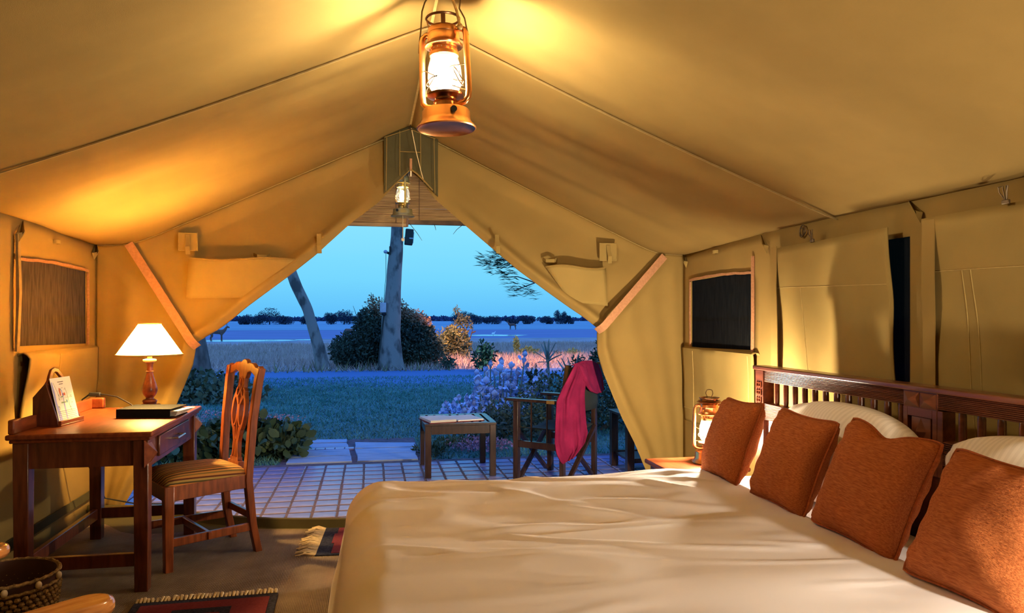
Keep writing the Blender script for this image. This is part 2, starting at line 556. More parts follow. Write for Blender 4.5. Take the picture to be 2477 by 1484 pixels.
def npmesh(name, verts, k, m, parent=None, kind=None):
    """verts: (n*k,3) array, every k verts one face"""
    n = len(verts) // k
    me = bpy.data.meshes.new(name)
    me.vertices.add(len(verts))
    me.vertices.foreach_set('co', np.ascontiguousarray(verts, dtype=np.float32).ravel())
    me.loops.add(n * k)
    me.loops.foreach_set('vertex_index', np.arange(n * k, dtype=np.int32))
    me.polygons.add(n)
    me.polygons.foreach_set('loop_start', np.arange(0, n * k, k, dtype=np.int32))
    me.update(calc_edges=True)
    me.materials.append(M[m])
    o = bpy.data.objects.new(name, me)
    COL.objects.link(o)
    if parent is not None:
        o.parent = parent
    if kind:
        o['kind'] = kind
    return o

def leaf_pts(blobs, n, shell=2.2):
    w = np.array([b[3] * b[4] * b[5] for b in blobs]) ** .8
    idx = NP.choice(len(blobs), n, p=w / w.sum())
    B = np.array(blobs)[idx]
    d = NP.normal(size=(n, 3)); d /= np.linalg.norm(d, axis=1)[:, None]
    r = NP.random(n) ** (1 / shell)
    return B[:, :3] + d * B[:, 3:6] * r[:, None], d

def leaves(name, m, parent, blobs, n, size, wid=.4, zmin=None, out=.6, kind='stuff', up=0.0, rnd=False):
    p, d = leaf_pts(blobs, n)
    if zmin is not None:
        p[:, 2] = np.maximum(p[:, 2], zmin + NP.random(n) * .05)
    a = NP.normal(size=(n, 3)) + d * out + np.array([0, 0, up])
    a /= np.linalg.norm(a, axis=1)[:, None]
    b = np.cross(a, NP.normal(size=(n, 3))); b /= np.linalg.norm(b, axis=1)[:, None]
    L_ = size * (.6 + .8 * NP.random(n))[:, None]
    if rnd:      # rounded, slightly cupped leaf
        c = np.cross(a, b)
        w = b * L_ * wid * .5
        q = np.stack([p, p + a * L_ * .22 + w * .75 + c * L_ * .05, p + a * L_ * .58 + w + c * L_ * .08, p + a * L_ * .88 + w * .55 + c * L_ * .03, p + a * L_ - c * L_ * .04, p + a * L_ * .88 - w * .55 + c * L_ * .03, p + a * L_ * .58 - w + c * L_ * .08, p + a * L_ * .22 - w * .75 + c * L_ * .05], 1).reshape(-1, 3)
        return npmesh(name, q, 8, m, parent, kind)
    q = np.stack([p, p + a * L_ * .5 + b * L_ * wid * .5, p + a * L_, p + a * L_ * .5 - b * L_ * wid * .5], 1).reshape(-1, 3)
    return npmesh(name, q, 4, m, parent, kind)

def blades(name, m, pts, h, w, parent=None, lean=.5, kind='stuff'):
    n = len(pts)
    t = NP.random(n) * 2 * PI
    side = np.stack([np.cos(t), np.sin(t), np.zeros(n)], 1)
    ln = NP.normal(size=(n, 3)) * lean; ln[:, 2] = 1
    ln /= np.linalg.norm(ln, axis=1)[:, None]
    hh = (h * (.5 + NP.random(n)))[:, None]
    ww = np.asarray(w)
    ww = ww[:, None] if ww.ndim else ww
    q = np.stack([pts - side * ww, pts + side * ww, pts + ln * hh], 1).reshape(-1, 3)
    return npmesh(name, q, 3, m, parent, kind)

def lerp(a, b, t): return a + (b - a) * t
def resample(pts, n):
    pts = np.array(pts, float)
    d = np.r_[0, np.cumsum(np.linalg.norm(np.diff(pts, axis=0), axis=1))]
    t = np.linspace(0, d[-1], n)
    return np.stack([np.interp(t, d, pts[:, k]) for k in range(pts.shape[1])], 1)
def sst(a, b, x):
    t = min(1, max(0, (x - a) / (b - a)))
    return t * t * (3 - 2 * t)
from mathutils import noise as mn
def nz(x, y, z=0): return mn.noise(V((x, y, z)))

# ------------------------------------------------------------------ tent
XL, XR, YF, YB, RX, RZ = -1.79, 2.37, 5.40, -1.5, .28, 2.64
def eave(y): return 1.757 + .032 * (1 - sst(4.0, 5.4, y))
def zr(x, y):
    dx = abs(x - RX) / (2.07 if x < RX else 2.09)
    q = sst(4.5, 5.35, y)
    l = (RZ - eave(y)) * (1 - dx / lerp(1.0, .895, q))
    return eave(y) + .5 * (l + math.sqrt(l * l + lerp(.0001, .0016, q))) - .003
def roof(mb, x0, x1, nx, ny):
    P = []
    for i in range(nx + 1):
        x = lerp(x0, x1, i / nx)
        row = []
        for j in range(ny + 1):
            y = lerp(YB, YF + .01, j / ny)
            ed = min(1, abs(x - RX) * 2.5) * min(1, (min(abs(x - XL), abs(x - XR)) + .05) * 2) * min(1, (YF + .01 - y) * 2.5)
            w = .026 * nz(x * .5 + 3, y * 2.0 + .25 * x) + .014 * nz(x * .8 + 9, y * 6.5) + .004 * nz(x * 1.2 + 4, y * 15)
            sag = .022 * math.sin(PI * min(1, abs(x - RX) / 2.08))
            row.append((x, y, zr(x, y) + (w - sag) * ed))
        P.append(row)
    mb.grid(P)
mb = MB(); roof(mb, RX, XL - .02, 40, 110); roof(mb, RX, XR + .02, 40, 110)
ceil_ = struct('ceiling', mb, 'canvas', solid=.004)

def roofline(y, n=40, off=.006, x0=XL, x1=XR):
    return [(lerp(x0, x1, i / n), y, zr(lerp(x0, x1, i / n), y) - .022 * math.sin(PI * min(1, abs(lerp(x0, x1, i / n) - RX) / 2.08)) * min(1, (YF + .01 - y) * 2.5) - off) for i in range(n + 1)]
k = 1
for y in (3.46, 1.5):
    struct('trim_%d' % k, MB().path(roofline(y, 60, .010), .016, .003, up=(0, 0, 1)), 'seam'); k += 1
    struct('trim_%d' % k, MB().path([(p[0], p[1] - .010, p[2] - .004) for p in roofline(y, 60, .010)], .004, .003), 'dark_seam'); k += 1
struct('trim_%d' % k, MB().path([(RX, y, RZ - .006) for y in np.linspace(YB, YF - .1, 30)], .03, .004), 'seam'); k += 1
struct('trim_%d' % k, MB().path(roofline(YF - .02, 60, .006), .030, .003), 'seam'); k += 1

def wall_side(name, X, sgn, holes):
    ys = sorted(set([round(v, 3) for v in np.linspace(YB, YF, 90)] + [h[i] for h in holes for i in (0, 1)]))
    zs = sorted(set([round(v, 3) for v in np.linspace(0, 1.76, 26)] + [h[i] for h in holes for i in (2, 3)]))
    P = []
    for y in ys:
        row = []
        for z in zs:
            dist = min([1] + [max(abs(y - (h[0] + h[1]) / 2) - (h[1] - h[0]) / 2, abs(z - (h[2] + h[3]) / 2) - (h[3] - h[2]) / 2) for h in holes])
            a = min(1, max(0, dist) * 6) * math.sin(PI * min(1, z / 1.76))
            d = (.022 * nz(y * 2.2 + X, z * 1.1) + .010 * nz(y * 6, z * 1.6 + X)) * a * min(1, (YF - y) * 4)
            row.append((X + sgn * d, y, z * (eave(y) + .004) / 1.76 + .006))
        P.append(row)
    nv = len(zs)
    fs = []
    for i in range(len(ys) - 1):
        for j in range(nv - 1):
            yc, zc = (ys[i] + ys[i + 1]) / 2, (zs[j] + zs[j + 1]) / 2
            if any(h[0] < yc < h[1] and h[2] < zc < h[3] for h in holes):
                continue
            fs.append((i * nv + j, i * nv + j + 1, (i + 1) * nv + j + 1, (i + 1) * nv + j))
    m = MB(); m.v = [p for r in P for p in r]; m.f = fs
    return struct(name, m, 'canvas', solid=.004)
WL = (4.235, 5.195, 1.10, 1.560)
WR = (4.31, 5.225, 1.045, 1.540)
WR3 = (2.93, 3.88, .95, 1.60)
wl = wall_side('wall_left', XL, 1, [WL])
wr = wall_side('wall_right', XR, -1, [WR, WR3])
mb = MB()
mb.grid([[(lerp(XL, XR, i / 40), YB, max(.006, zr(lerp(XL, XR, i / 40), YB) * t)) for t in (0, .25, .5, .75, 1)] for i in range(41)])
struct('wall_back', mb, 'canvas', solid=.004)

# windows of dark mosquito mesh with bound edges
def window(n, X, s, w, m, zipside):
    y0, y1, z0, z1 = w
    P = [[(X - s * .006, lerp(y0 - .02, y1 + .02, i / 16), lerp(z0 - .02, z1 + .06, j / 10)) for j in range(11)] for i in range(17)]
    o = struct('window_%d' % n, MB().grid(P), m)
    if zipside:
        o2 = MB().path([(X + s * .012, lerp(y0 - .015, y1 + .015, i / 16), z1 + .014 + .014 * math.sin(PI * i / 16) + .002 * math.sin(i * 1.9)) for i in range(17)], .010, .016, up=(0, 0, 1)).build('zip_tape', 'zip', o)
        MB().path([(X + s * .012, y1 + .008, z1), (X + s * .012, y1 + .012, (z0 + z1) / 2), (X + s * .012, y1 + .004, z0)], .010, .014, up=(0, 1, 0)).build('zip_tape', 'zip', o)
        if n == 2: MB().path([(X + s * .012, y0 - .008, z1 + .12), (X + s * .014, y0 - .012, (z0 + z1) / 2), (X + s * .012, y0 - .004, z0)], .012, .022, up=(0, 1, 0)).build('zip_tape', 'zip', o)
    return o
w1 = window(1, XL, 1, WL, 'screen_left', True)
w2 = window(2, XR, -1, WR, 'screen_right', True)
w3 = window(3, XR, -1, WR3, 'screen_right', False)
# dark zip flap at the near edge of the left window
MB().path([(XL + .02, 4.212, 1.70), (XL + .03, 4.208, 1.4), (XL + .02, 4.205, 1.1)], .012, .03, up=(0, 1, 0)).build('edge_fold', 'dark_seam', w1)

# canvas window covers folded down under the mesh windows
def hang_panel(name, label, X, s, y0, y1, z0, z1, bulge, roll, seams, m='canvas_pale', grp=None, skew=0, wob=.012):
    root = thing(name, label, 'flap', (X, (y0 + y1) / 2, z0), 0, grp)
    P = []
    NY, NZ = 36, 26
    for i in range(NY + 1):
        t = i / NY
        y = lerp(y0, y1, t)
        row = []
        for j in range(NZ + 1):
            q = j / NZ
            z = lerp(z0, z1, q) + skew * (t - .5) * q
            d = bulge * (.35 + .65 * q) + wob * nz(y * 3.1 + X, z * 2.3) * 1.5 + wob * .6 * nz(y * 7, z * 3 + 5 * X)
            dy = .010 * nz(z * 4 + X, t * 2) * (1 if t in (0, 1) else .3)
            row.append((X + s * max(.012, d), y + dy, z))
        if roll:
            for a in (40, 80, 120, 160):
                row.append((X + s * (max(.012, bulge) - roll * (1 - math.cos(rad(a)))), y, z1 + skew * (t - .5) + roll * math.sin(rad(a))))
        P.append(row)
    MB().grid(P).build('panel', m, root, world=True, solid=.006)
    for sm in seams:
        pts = [(X + s * (max(.012, bulge * (.35 + .65 * (p[1] - z0) / (z1 - z0)) + wob * nz(p[0] * 3.1 + X, p[1] * 2.3) * 1.5 + wob * .6 * nz(p[0] * 7, p[1] * 3 + 5 * X)) + .004), p[0], p[1]) for p in resample(sm, 24)]
        MB().tube(pts, .0024, 5).build('stitched_seam', 'seam', root, world=True)
    return root
pl = hang_panel('window_flap', 'tan canvas cover hanging folded under the left mesh window above the desk', XL, 1, 4.25, 5.28, .66, 1.06, .055, .03, [[(4.62, 1.07), (4.60, .66)]])
pr = hang_panel('window_flap', 'pale canvas cover hanging folded under the right mesh window behind the bedside lantern', XR, -1, 4.235, 5.29, .50, 1.025, .055, .03, [[(5.10, 1.03), (5.12, .5)], [(4.30, 1.03), (4.28, .5)], [(4.24, .60), (5.28, .60)]])
p3 = hang_panel('window_flap', 'square canvas window cover clipped to the right wall over far half of the headboard', XR, -1, 2.975, 3.975, .62, 1.675, .075, 0, [[(3.0, 1.425), (3.97, 1.445)], [(3.67, 1.44), (3.66, .7)]], skew=-.01, wob=.018)
p4 = hang_panel('window_flap', 'canvas window cover at right picture edge, above the near half of the headboard', XR, -1, 1.75, 2.76, .62, 1.69, .085, 0, [[(1.8, 1.45), (2.75, 1.465)], [(2.50, 1.46), (2.47, .7)], [(2.55, 1.46), (2.52, .7)]], wob=.020)
for root, yy in ((p3, (3.93,)), (p4, (2.72,))):
    for y in yy:
        MB().path([(XR - .085, y, 1.68), (XR - .095, y - .01, 1.45), (XR - .085, y - .005, 1.2), (XR - .08, y, .9)], .004, .07, up=(0, 1, 0)).build('hem', 'canvas', root, world=True)

# spring clips, loops and toggles sewn to the canvas
def clip(label, x, y, z, s, big=True):
    t = thing('wire_clip', label, 'clip', (x, y, z))
    for dy in (-.016, .016):
        MB().tube([(x, y + dy * .2, z), (x - s * .012, y + dy, z + .03), (x - s * .012, y + dy * 1.3, z + .05), (x - s * .006, y + dy * .5, z + .052), (x, y + dy * .2, z)], .0028, 6).build('wire_arm', 'wire', t, world=True)
    MB().box((x, y, z - .006), (.012, .030, .016)).build('jaw', 'wire', t, world=True, bevel=.003)
    return t
clip('wire spring clip above the square canvas cover on the right wall', XR - .085, 3.55, 1.685, 1)
clip('wire spring clip at top right edge of the picture, on the right wall', XR - .10, 2.32, 1.70, 1)
lp = MB().tube([(XR - .02, 3.74 + .026 * math.cos(a), 1.755 + .030 * math.sin(a)) for a in np.linspace(0, 2 * PI, 14, endpoint=False)], .0035, 6, closed=True)
lp.tube([(XR - .025, 3.74 + .018 * math.cos(a) + .004, 1.745 + .026 * math.sin(a)) for a in np.linspace(0, 2 * PI, 14, endpoint=False)], .003, 6, closed=True)
tag(lp.build('wire_ring', 'wire'), 'pair of wire rings under the right eave, left of the spring clip', 'ring')

def toggle(label, x, y, z, s, axis='y'):
    """short folded canvas loop standing off the wall"""
    pts = []
    for a in np.linspace(0, PI, 8):
        o, q = .028 * math.sin(a), .024 * math.cos(a)
        pts.append((x + s * o, y + q, z) if axis == 'y' else (x + q, y - o, z))
    return tag(MB().path(pts, .003, .022, up=(0, 0, 1)).build('canvas_loop', 'canvas_pale'), label, 'loop')
toggle('small canvas loop on the left wall above the mesh window', XL + .006, 4.71, 1.71, 1)
toggle('small canvas loop on the right wall above the mesh window', XR - .006, 4.81, 1.73, -1)
def gusset(label, x, y, z, s):
    m = MB().add([(x, y, z + .02), (x - s * .05, y - .10, z - .05), (x - s * .015, y - .11, z - .06), (x - s * .004, y - .02, z - .01), (x - s * .028, y - .115, z - .105)], [(0, 1, 4), (0, 4, 2), (0, 2, 3), (1, 2, 4)])
    return tag(m.build('corner_tie', 'canvas_pale', solid=.005, angle=20), label, 'tie')
gusset('folded canvas tie hanging at right eave between mesh window and square cover', XR, 4.22, 1.765, 1)
gusset('folded canvas tie hanging at right eave between the two canvas covers', XR, 2.95, 1.79, 1)
gusset('folded canvas tie at the left eave by the left picture edge', XL, 4.32, 1.765, -1)
gusset('folded canvas tie in the far left corner of the tent', XL, 5.38, 1.755, -1)
gusset('folded canvas tie in the far right corner of the tent', XR, 5.38, 1.755, 1)

# front door flaps, tied back
inL = [(.28, 2.32), (.23, 2.27), (.19, 2.23), (.06, 2.09), (-.14, 1.93), (-.38, 1.70), (-.55, 1.56), (-.82, 1.35), (-.98, 1.21), (-1.14, 1.11), (-1.165, .96), (-1.21, .85), (-1.27, .70), (-1.35, .51), (-1.48, .25), (-1.61, .01)]
inR = [(.28, 2.32), (.37, 2.24), (.45, 2.13), (.65, 1.96), (.90, 1.75), (1.06, 1.62), (1.27, 1.47), (1.53, 1.29), (1.655, 1.20), (1.655, 1.02), (1.70, .87), (1.78, .68), (1.85, .52), (1.95, .33), (2.05, .10), (2.10, .01)]
ouL = [(.28, 2.625), (-1.45, zr(-1.45, YF) - .005), (-1.60, zr(-1.6, YF) - .005), (XL, 1.752), (XL, .9), (XL, .006)]
ouR = [(.28, 2.625), (2.05, zr(2.05, YF) - .005), (2.2, zr(2.2, YF) - .005), (XR, 1.752), (XR, .9), (XR, .006)]
def flap(inn, out, ti, seed, sgn):
    A = np.vstack([resample(inn[:ti + 1], 46), resample(inn[ti:], 40)[1:]])
    B = np.vstack([resample(out[:4], 46), resample(out[3:], 40)[1:]])
    P = []
    N = len(A)
    TS = list(np.linspace(0, .80, 30)) + list(np.linspace(.81, 1, 16))
    for i in range(N):
        low = i > 45
        s = (i - 45) / 39 if low else i / 45
        row = []
        wl_ = np.linalg.norm(A[i] - B[i])
        for t in TS:
            p = B[i] * (1 - t) + A[i] * t
            de = (1 - t) * wl_                       # metres from the free edge
            y = YF - .02 - .05 * t
            if not low:
                y -= .05 * math.exp(-((de - .05) / .04) ** 2) * sst(.15, .5, s)      # rolled hem
                du = t * wl_
                y += (.065 if sgn > 0 else .03) * sst(.02, .12, du) * sst(.55, .15, du) * sst(.10, .3, s) * sst(.95, .7, s)
                y += .020 * math.sin(t * PI) * nz(s * 4 + seed, t * 2)
                y -= .05 * math.exp(-((s - .93 + .25 * (1 - t)) / .05) ** 2) * t * .5
                y += .05 * sst(.2, 0, s) * 0
            else:
                k = sst(0, .25, s)
                f = math.sin(t * 11 + seed + 3 * s) * (.25 + .75 * t) + .35 * math.sin(t * 23 + seed * 2 + 4 * s)
                y += .020 * f * (1 - .55 * s) * sst(0, .15, t)
                y -= .055 * math.exp(-((de - .06) / .05) ** 2) * (1 - .6 * s)
                y -= .03 * (1 - s) * t
            row.append((p[0], y, p[1]))
        # folded-back lip behind the free edge
        l = row[-1]
        row.append((l[0] - sgn * .004, l[1] + .02, l[2] + .004))
        row.append((l[0] - sgn * .05, l[1] + .035, l[2] + .05 * (0 if low else 1)))
        P.append(row)
    return P
dL = struct('door_1', MB().grid(flap(inL, ouL, 9, 1.3, 1)), 'canvas', solid=.004, angle=80)
dR = struct('door_2', MB().grid(flap(inR, ouR, 8, 4.1, -1)), 'canvas', solid=.004, angle=80)
dL['label'] = 'left canvas door flap of the tent tied back above the desk lamp'
dR['label'] = 'right canvas door flap of the tent tied back beside the patio chair'

def strip(pts, w, m, name, parent, th=.003, up=None):
    return MB().path(pts, th, w, up=up or (0, 0, 1)).build(name, m, parent, bevel=0)
def strap(parent, a, b, over, name='tie_strap'):
    a, b = V(a), V(b)
    d = (b - a).normalized()
    up = V((0, 1, 0)).cross(d).normalized()
    pts = [a.lerp(b, i / 10) for i in range(11)]
    pts += [b + d * .03 + V((0, .02, 0)), b + d * .06 + V((0, .07, 0))]
    return strip(pts, .056, 'webbing', name, parent, .004, tuple(up))
strap(dL, (-1.575, 5.33, 1.765), (-1.165, 5.215, 1.125), 1)
strap(dR, (2.195, 5.33, 1.74), (1.685, 5.215, 1.215), 1)

def sheet(poly, y, m, name, parent, th=.004, sub=True):
    """stitched-on patch lying on the flap"""
    return MB().prism([(p[0], p[1]) for p in poly], (0, y, 0), (1, 0, 0), (0, 0, 1), (0, th, 0)).build(name, m, parent)
# pockets and tabs
def pocket(poly, parent, y, hem):
    n = 12
    P = [[(lerp(lerp(poly[0][0], poly[1][0], i / n), lerp(poly[3][0], poly[2][0], i / n), j / n),
           y - .042 * math.sin(PI * i / n) ** .7 * (1 - j / n) ** 2 - .008,
           lerp(lerp(poly[0][1], poly[1][1], i / n), lerp(poly[3][1], poly[2][1], i / n), j / n) - .012 * math.sin(PI * i / n * 2) * (1 - j / n)) for j in range(n + 1)] for i in range(n + 1)]
    o = MB().grid(P).build('pocket', 'canvas_pale', parent, solid=.005)
    MB().tube([P[i][0] for i in range(n + 1)], .006, 6).build('pocket_hem', 'canvas', parent)
    MB().tube([P[i][hem] for i in range(n + 1)], .0025, 5).build('stitched_seam', 'seam', parent)
    MB().tube([P[1][j] for j in range(n + 1)], .0025, 5).build('stitched_seam', 'seam', parent)
    return o
pocket([(-1.19, 1.675), (-.47, 1.665), (-.80, 1.41), (-1.21, 1.40)], dL, 5.305, 11)
pocket([(1.72, 1.645), (1.26, 1.645), (1.45, 1.39), (1.735, 1.36)], dR, 5.305, 11)
def tab(x, z, w, h, parent, y=5.335, tl=.14, plate=True):
    if plate:
        o = MB().box((x, y, z), (w, .004, h)).build('patch', 'canvas_pale', parent, bevel=.001)
        e = .004
        MB().tube([(x - w / 2 + e, y - .003, z - h / 2 + e), (x + w / 2 - e, y - .003, z - h / 2 + e), (x + w / 2 - e, y - .003, z + h / 2 - e), (x - w / 2 + e, y - .003, z + h / 2 - e)], .002, 4, closed=True).build('stitched_seam', 'seam', parent)
    MB().path([(x, y - .006, z + tl * .35), (x, y - .009, z + tl * .1), (x + .004, y - .034, z - tl * .25), (x + .006, y - .022, z - tl * .62)], .030, .004, up=(0, 1, .05)).build('tab', 'canvas_pale', parent, bevel=.001)
tab(-1.205, 1.785, .125, .125, dL)
tab(1.75, 1.765, .135, .135, dR)
tab(-.345, 1.80, .11, .11, dL, y=5.27, plate=False)
tab(.895, 1.82, .11, .11, dR, y=5.27, plate=False)
for par, x, z, s in ((dL, -.73, 1.70, 1), (dR, 1.30, 1.70, -1)):
    MB().path([(x - .05 * s, 5.325, z + .005), (x - .02 * s, 5.27, z - .012), (x + .04 * s, 5.285, z - .012), (x + .055 * s, 5.325, z + .004)], .004, .024, up=(0, 0, 1)).build('loop', 'canvas_pale', par)

# olive gable piece above the opening
wf = struct('wall_front', MB().grid([[(x, 5.40 - .012 * math.sin((x - .28) * 22) * math.sin(PI * q), lerp(zt - .01, zb, q)) for q in np.linspace(0, 1, 12)] for x, zt, zb in
    [(lerp(.095, .475, i / 24), 2.638 - .43 * abs(lerp(.095, .475, i / 24) - .275), 2.325 - abs(lerp(.095, .475, i / 24) - .28) * 1.0 + .004) for i in range(25)]]), 'canvas_olive', solid=.005)
wf.location = (0, -.10, 0)
for pts in ([(.205, 2.585), (.205, 2.27)], [(.350, 2.585), (.352, 2.26)], [(.205, 2.44), (.350, 2.44)], [(.115, 2.535), (.11, 2.16)], [(.445, 2.54), (.452, 2.15)], [(.10, 2.535), (.275, 2.60)], [(.275, 2.60), (.455, 2.54)]):
    MB().tube([(p[0], 5.377, p[1]) for p in resample(pts, 6)], .0028, 5).build('stitched_seam', 'canvas_pale', wf)
MB().box((.282, 5.37, 2.35), (.018, .006, .085)).build('zip_pull_tab', 'webbing', wf, bevel=.002)
MB().box((.282, 5.365, 2.285), (.010, .008, .04)).build('zip_pull', 'cream', wf, bevel=.002)
MB().tube([(.285, 5.352, 2.31), (.32, 5.345, 2.285), (.37, 5.335, 2.235), (.43, 5.315, 2.165)], .006, 6).build('zip_tape', 'canvas_pale', wf)

# thin pull cord hanging from the ridge hook
t = thing('door_string', 'thin pale cord hanging from hook at the front of the ridge', 'cord', (.28, 5.22, 2.62))
MB().tube([(.285, 5.25, 2.60), (.315, 5.255, 2.45), (.35, 5.26, 2.31), (.375, 5.262, 2.225)], .0035, 6).build('cord', 'string', t, world=True)
MB().tube([(.28, 5.27, 2.628), (.27, 5.25, 2.60), (.285, 5.24, 2.588), (.30, 5.25, 2.60)], .004, 6).build('hook', 'wire', t, world=True)

# ------------------------------------------------------------------ floor
SILL = [(-1.785, 5.2), (-1.28, 5.12), (-1.08, 4.90), (-.85, 4.775), (-.57, 4.665), (-.16, 4.58), (.3, 4.56), (1.0, 4.60), (1.6, 4.80), (2.1, 5.08), (2.365, 5.25)]
S = resample(SILL, 40)
fl_ = MB().grid([[(p[0], lerp(YB, min(p[1] - .03, 4.66 if p[0] > -1.4 else lerp(4.68, 5.02, min(1, (-1.4 - p[0]) / .25))), j / 12), .010) for j in range(13)] for p in S])
struct('floor', fl_, 'carpet')
struct('trim_%d' % k, MB().grid([[(p[0], lerp(YB, p[1], q), .005) for q in (0, .5, .9, 1)] + [(p[0], p[1] + .004, .03), (p[0], p[1] + .006, .058), (p[0], p[1] + .022, .062), (p[0], p[1] + .05, .012)] for p in S]), 'canvas_olive', solid=.003); k += 1
struct('baseboard_left', MB().path([(XL + .012, y, .13) for y in np.linspace(YB, 5.3, 12)], .006, .05, up=(0, 0, 1)), 'canvas_olive')

# ------------------------------------------------------------------ desk
def wall_dist(): pass
DZ = .75
desk = thing('writing_desk', 'dark red mahogany writing desk with one drawer under the left window', 'desk', (-1.285, 4.17, 0), 0)
def D(name, m, f, par=None, **k_):
    mb = MB(); f(mb)
    return mb.build(name, m, par or desk, **k_)
W2, L2 = .305, .515          # half width (x), half length (y)
D('desk_top', 'wood_flat', lambda m: m.bb((-W2, -L2, DZ - .024), (W2, L2, DZ)), bevel=.007)
D('top_moulding', 'wood_flat', lambda m: m.bb((-W2 + .012, -L2 + .012, DZ - .040), (W2 - .012, L2 - .012, DZ - .024)), bevel=.005)
for sx in (-1, 1):
    for sy in (-1, 1):
        D('leg', 'wood', lambda m: m.bar((sx * (W2 - .055), sy * (L2 - .055), 0), (sx * (W2 - .055), sy * (L2 - .055), DZ - .04), .058, .058, up=(0, 1, 0), w1=.066, h1=.066), bevel=.004)
for sy in (-1, 1):
    D('apron', 'wood', lambda m: m.bb((-W2 + .06, sy * (L2 - .055) - .012, .59), (W2 - .06, sy * (L2 - .055) + .012, DZ - .04)))
    D('stretcher', 'wood', lambda m: m.bb((-W2 + .07, sy * (L2 - .055) - .014, .125), (W2 - .07, sy * (L2 - .055) + .014, .185)), bevel=.003)
D('apron', 'wood', lambda m: m.bb((-W2 + .043, -L2 + .06, .59), (-W2 + .067, L2 - .06, DZ - .04)))
D('apron', 'wood', lambda m: m.bb((W2 - .067, -L2 + .06, .575), (W2 - .035, L2 - .06, DZ - .04)))
D('stretcher', 'wood', lambda m: m.bb((-W2 + .043, -L2 + .09, .125), (-W2 + .071, L2 - .09, .185)), bevel=.003)
dr = D('drawer', 'wood', lambda m: m.bb((W2 - .038, -.30, .60), (W2 - .022, .30, .70)), bevel=.005)
D('drawer_handle', 'steel', lambda m: (m.tube([(W2 - .022, -.075, .652), (W2 + .006, -.075, .652), (W2 + .006, .075, .652), (W2 - .022, .075, .652)], .005, 8)), dr, label='silver bar handle')
for sy in (-1, 1):           # faceted blocks at the drawer front's ends
    def blk(m):
        y0, y1 = sorted((sy * (L2 - .005), sy * (L2 - .085)))
        ym = (y0 + y1) / 2
        m.add([(W2 - .035, y0, .585), (W2 - .035, y1, .585), (W2 - .035, y1, .71), (W2 - .035, y0, .71), (W2 + .012, ym, .648)], [(0, 1, 4), (1, 2, 4), (2, 3, 4), (3, 0, 4), (3, 2, 1, 0)])
    D('corner_block', 'wood_flat', blk, angle=5)
D('back_rail', 'wood_flat', lambda m: m.bb((-W2 + .004, -L2 + .10, DZ), (-W2 + .024, L2 - .01, DZ + .058)), bevel=.003)
D('side_rail', 'wood_flat', lambda m: (m.bb((-W2 + .004, -L2 + .02, DZ), (-W2 + .030, -L2 + .10, DZ + .065))), bevel=.006)
D('rail_block', 'wood_flat', lambda m: m.bb((-W2 + .002, L2 - .04, DZ), (-W2 + .085, L2 - .005, DZ + .062)), bevel=.008)

# table lamp
lx, ly = -1.235, 4.56
lampo = thing('table_lamp', 'turned mahogany table lamp with cream cone shade, lit, on the desk', 'lamp', (lx, ly, DZ))
MB().lathe([(.001, 0), (.083, 0), (.085, .006), (.078, .014), (.060, .020), (.056, .027), (.034, .032), (.036, .04), (.040, .046), (.036, .054), (.022, .060), (.020, .066), (.034, .085), (.041, .105), (.040, .125), (.032, .155), (.022, .185), (.017, .205), (.017, .212), (.022, .216), (.017, .220), (.016, .235), (.018, .255), (.022, .268), (.001, .27)], n=32, caps=False).build('stem', 'wood_dark', lampo)
MB().lathe([(.001, .268), (.022, .268), (.036, .276), (.036, .284), (.020, .288), (.001, .288)], n=24, caps=False).build('socket_ring', 'cream', lampo)
MB().lathe([(.013, .288), (.013, .374), (.001, .374)], n=12, caps=False).build('bulb_holder', 'brass', lampo)
MB().ell((0, 0, .408), (.028, .028, .036), 14, 10).build('bulb', 'bulb_desk', lampo)
MB().lathe([(.174, .312), (.057, .488)], n=48, caps=False).build('lamp_shade', 'shade', lampo)
for r, z in ((.175, .312), (.058, .488)):
    MB().tube([(r * math.cos(a), r * math.sin(a), z) for a in np.linspace(0, 2 * PI, 48, endpoint=False)], .0035, 6, closed=True).build('shade_trim', 'shade_trim', lampo)
MB().tube([(.058, 0, .49), (0, 0, .485), (-.058, 0, .49)], .002, 5).build('shade_wire', 'wire', lampo)
cord = thing('lamp_cord', 'black lamp cord with inline switch lying across the desk rail', 'cord', (-1.5, 4.66, .82))
MB().tube([(lx - .075, ly + .01, DZ + .008), (lx - .12, ly + .03, DZ + .035), (lx - .19, ly + .06, DZ + .068), (-1.50, 4.66, .828), (-1.53, 4.67, .830)], .0045, 7).build('cable', 'black', cord, world=True)
MB().box((-1.56, 4.672, .830), (.062, .022, .022), Matrix.Rotation(rad(-6), 3, 'Z')).build('inline_switch', 'black', cord, world=True, bevel=.005)
MB().tube([(-1.59, 4.676, .830), (-1.63, 4.68, .80), (-1.655, 4.72, .70), (-1.66, 4.85, .4), (-1.62, 5.02, .15), (-1.45, 5.05, .10), (-1.30, 5.06, .09), (-1.22, 5.02, .062)], .0045, 7).build('cable', 'black', cord, world=True)

# black folder box with loose sheets
fo = thing('document_box', 'flat black box folder with sheets sticking out on the desk', 'folder', (-1.13, 4.25, DZ), rad(-9))
MB().bb((-.155, -.09, 0), (.125, .13, .004)).build('lower_cover', 'leather', fo, bevel=.001)
MB().bb((-.155, -.09, .041), (.125, .13, .046)).build('upper_cover', 'leather', fo, bevel=.001)
MB().bb((-.155, -.09, .004), (.12, -.084, .041)).bb((-.155, -.084, .004), (-.149, .13, .041)).build('box_side', 'leather', fo)
mb = MB()
for i in range(6):
    mb.box((.03 + .007 * i, .02, .008 + .0052 * i), (.21, .19, .0018), Matrix.Rotation(rad(-2 * i + 4), 3, 'Z'))
mb.build('sheet_stack', 'paper', fo, kind='stuff')

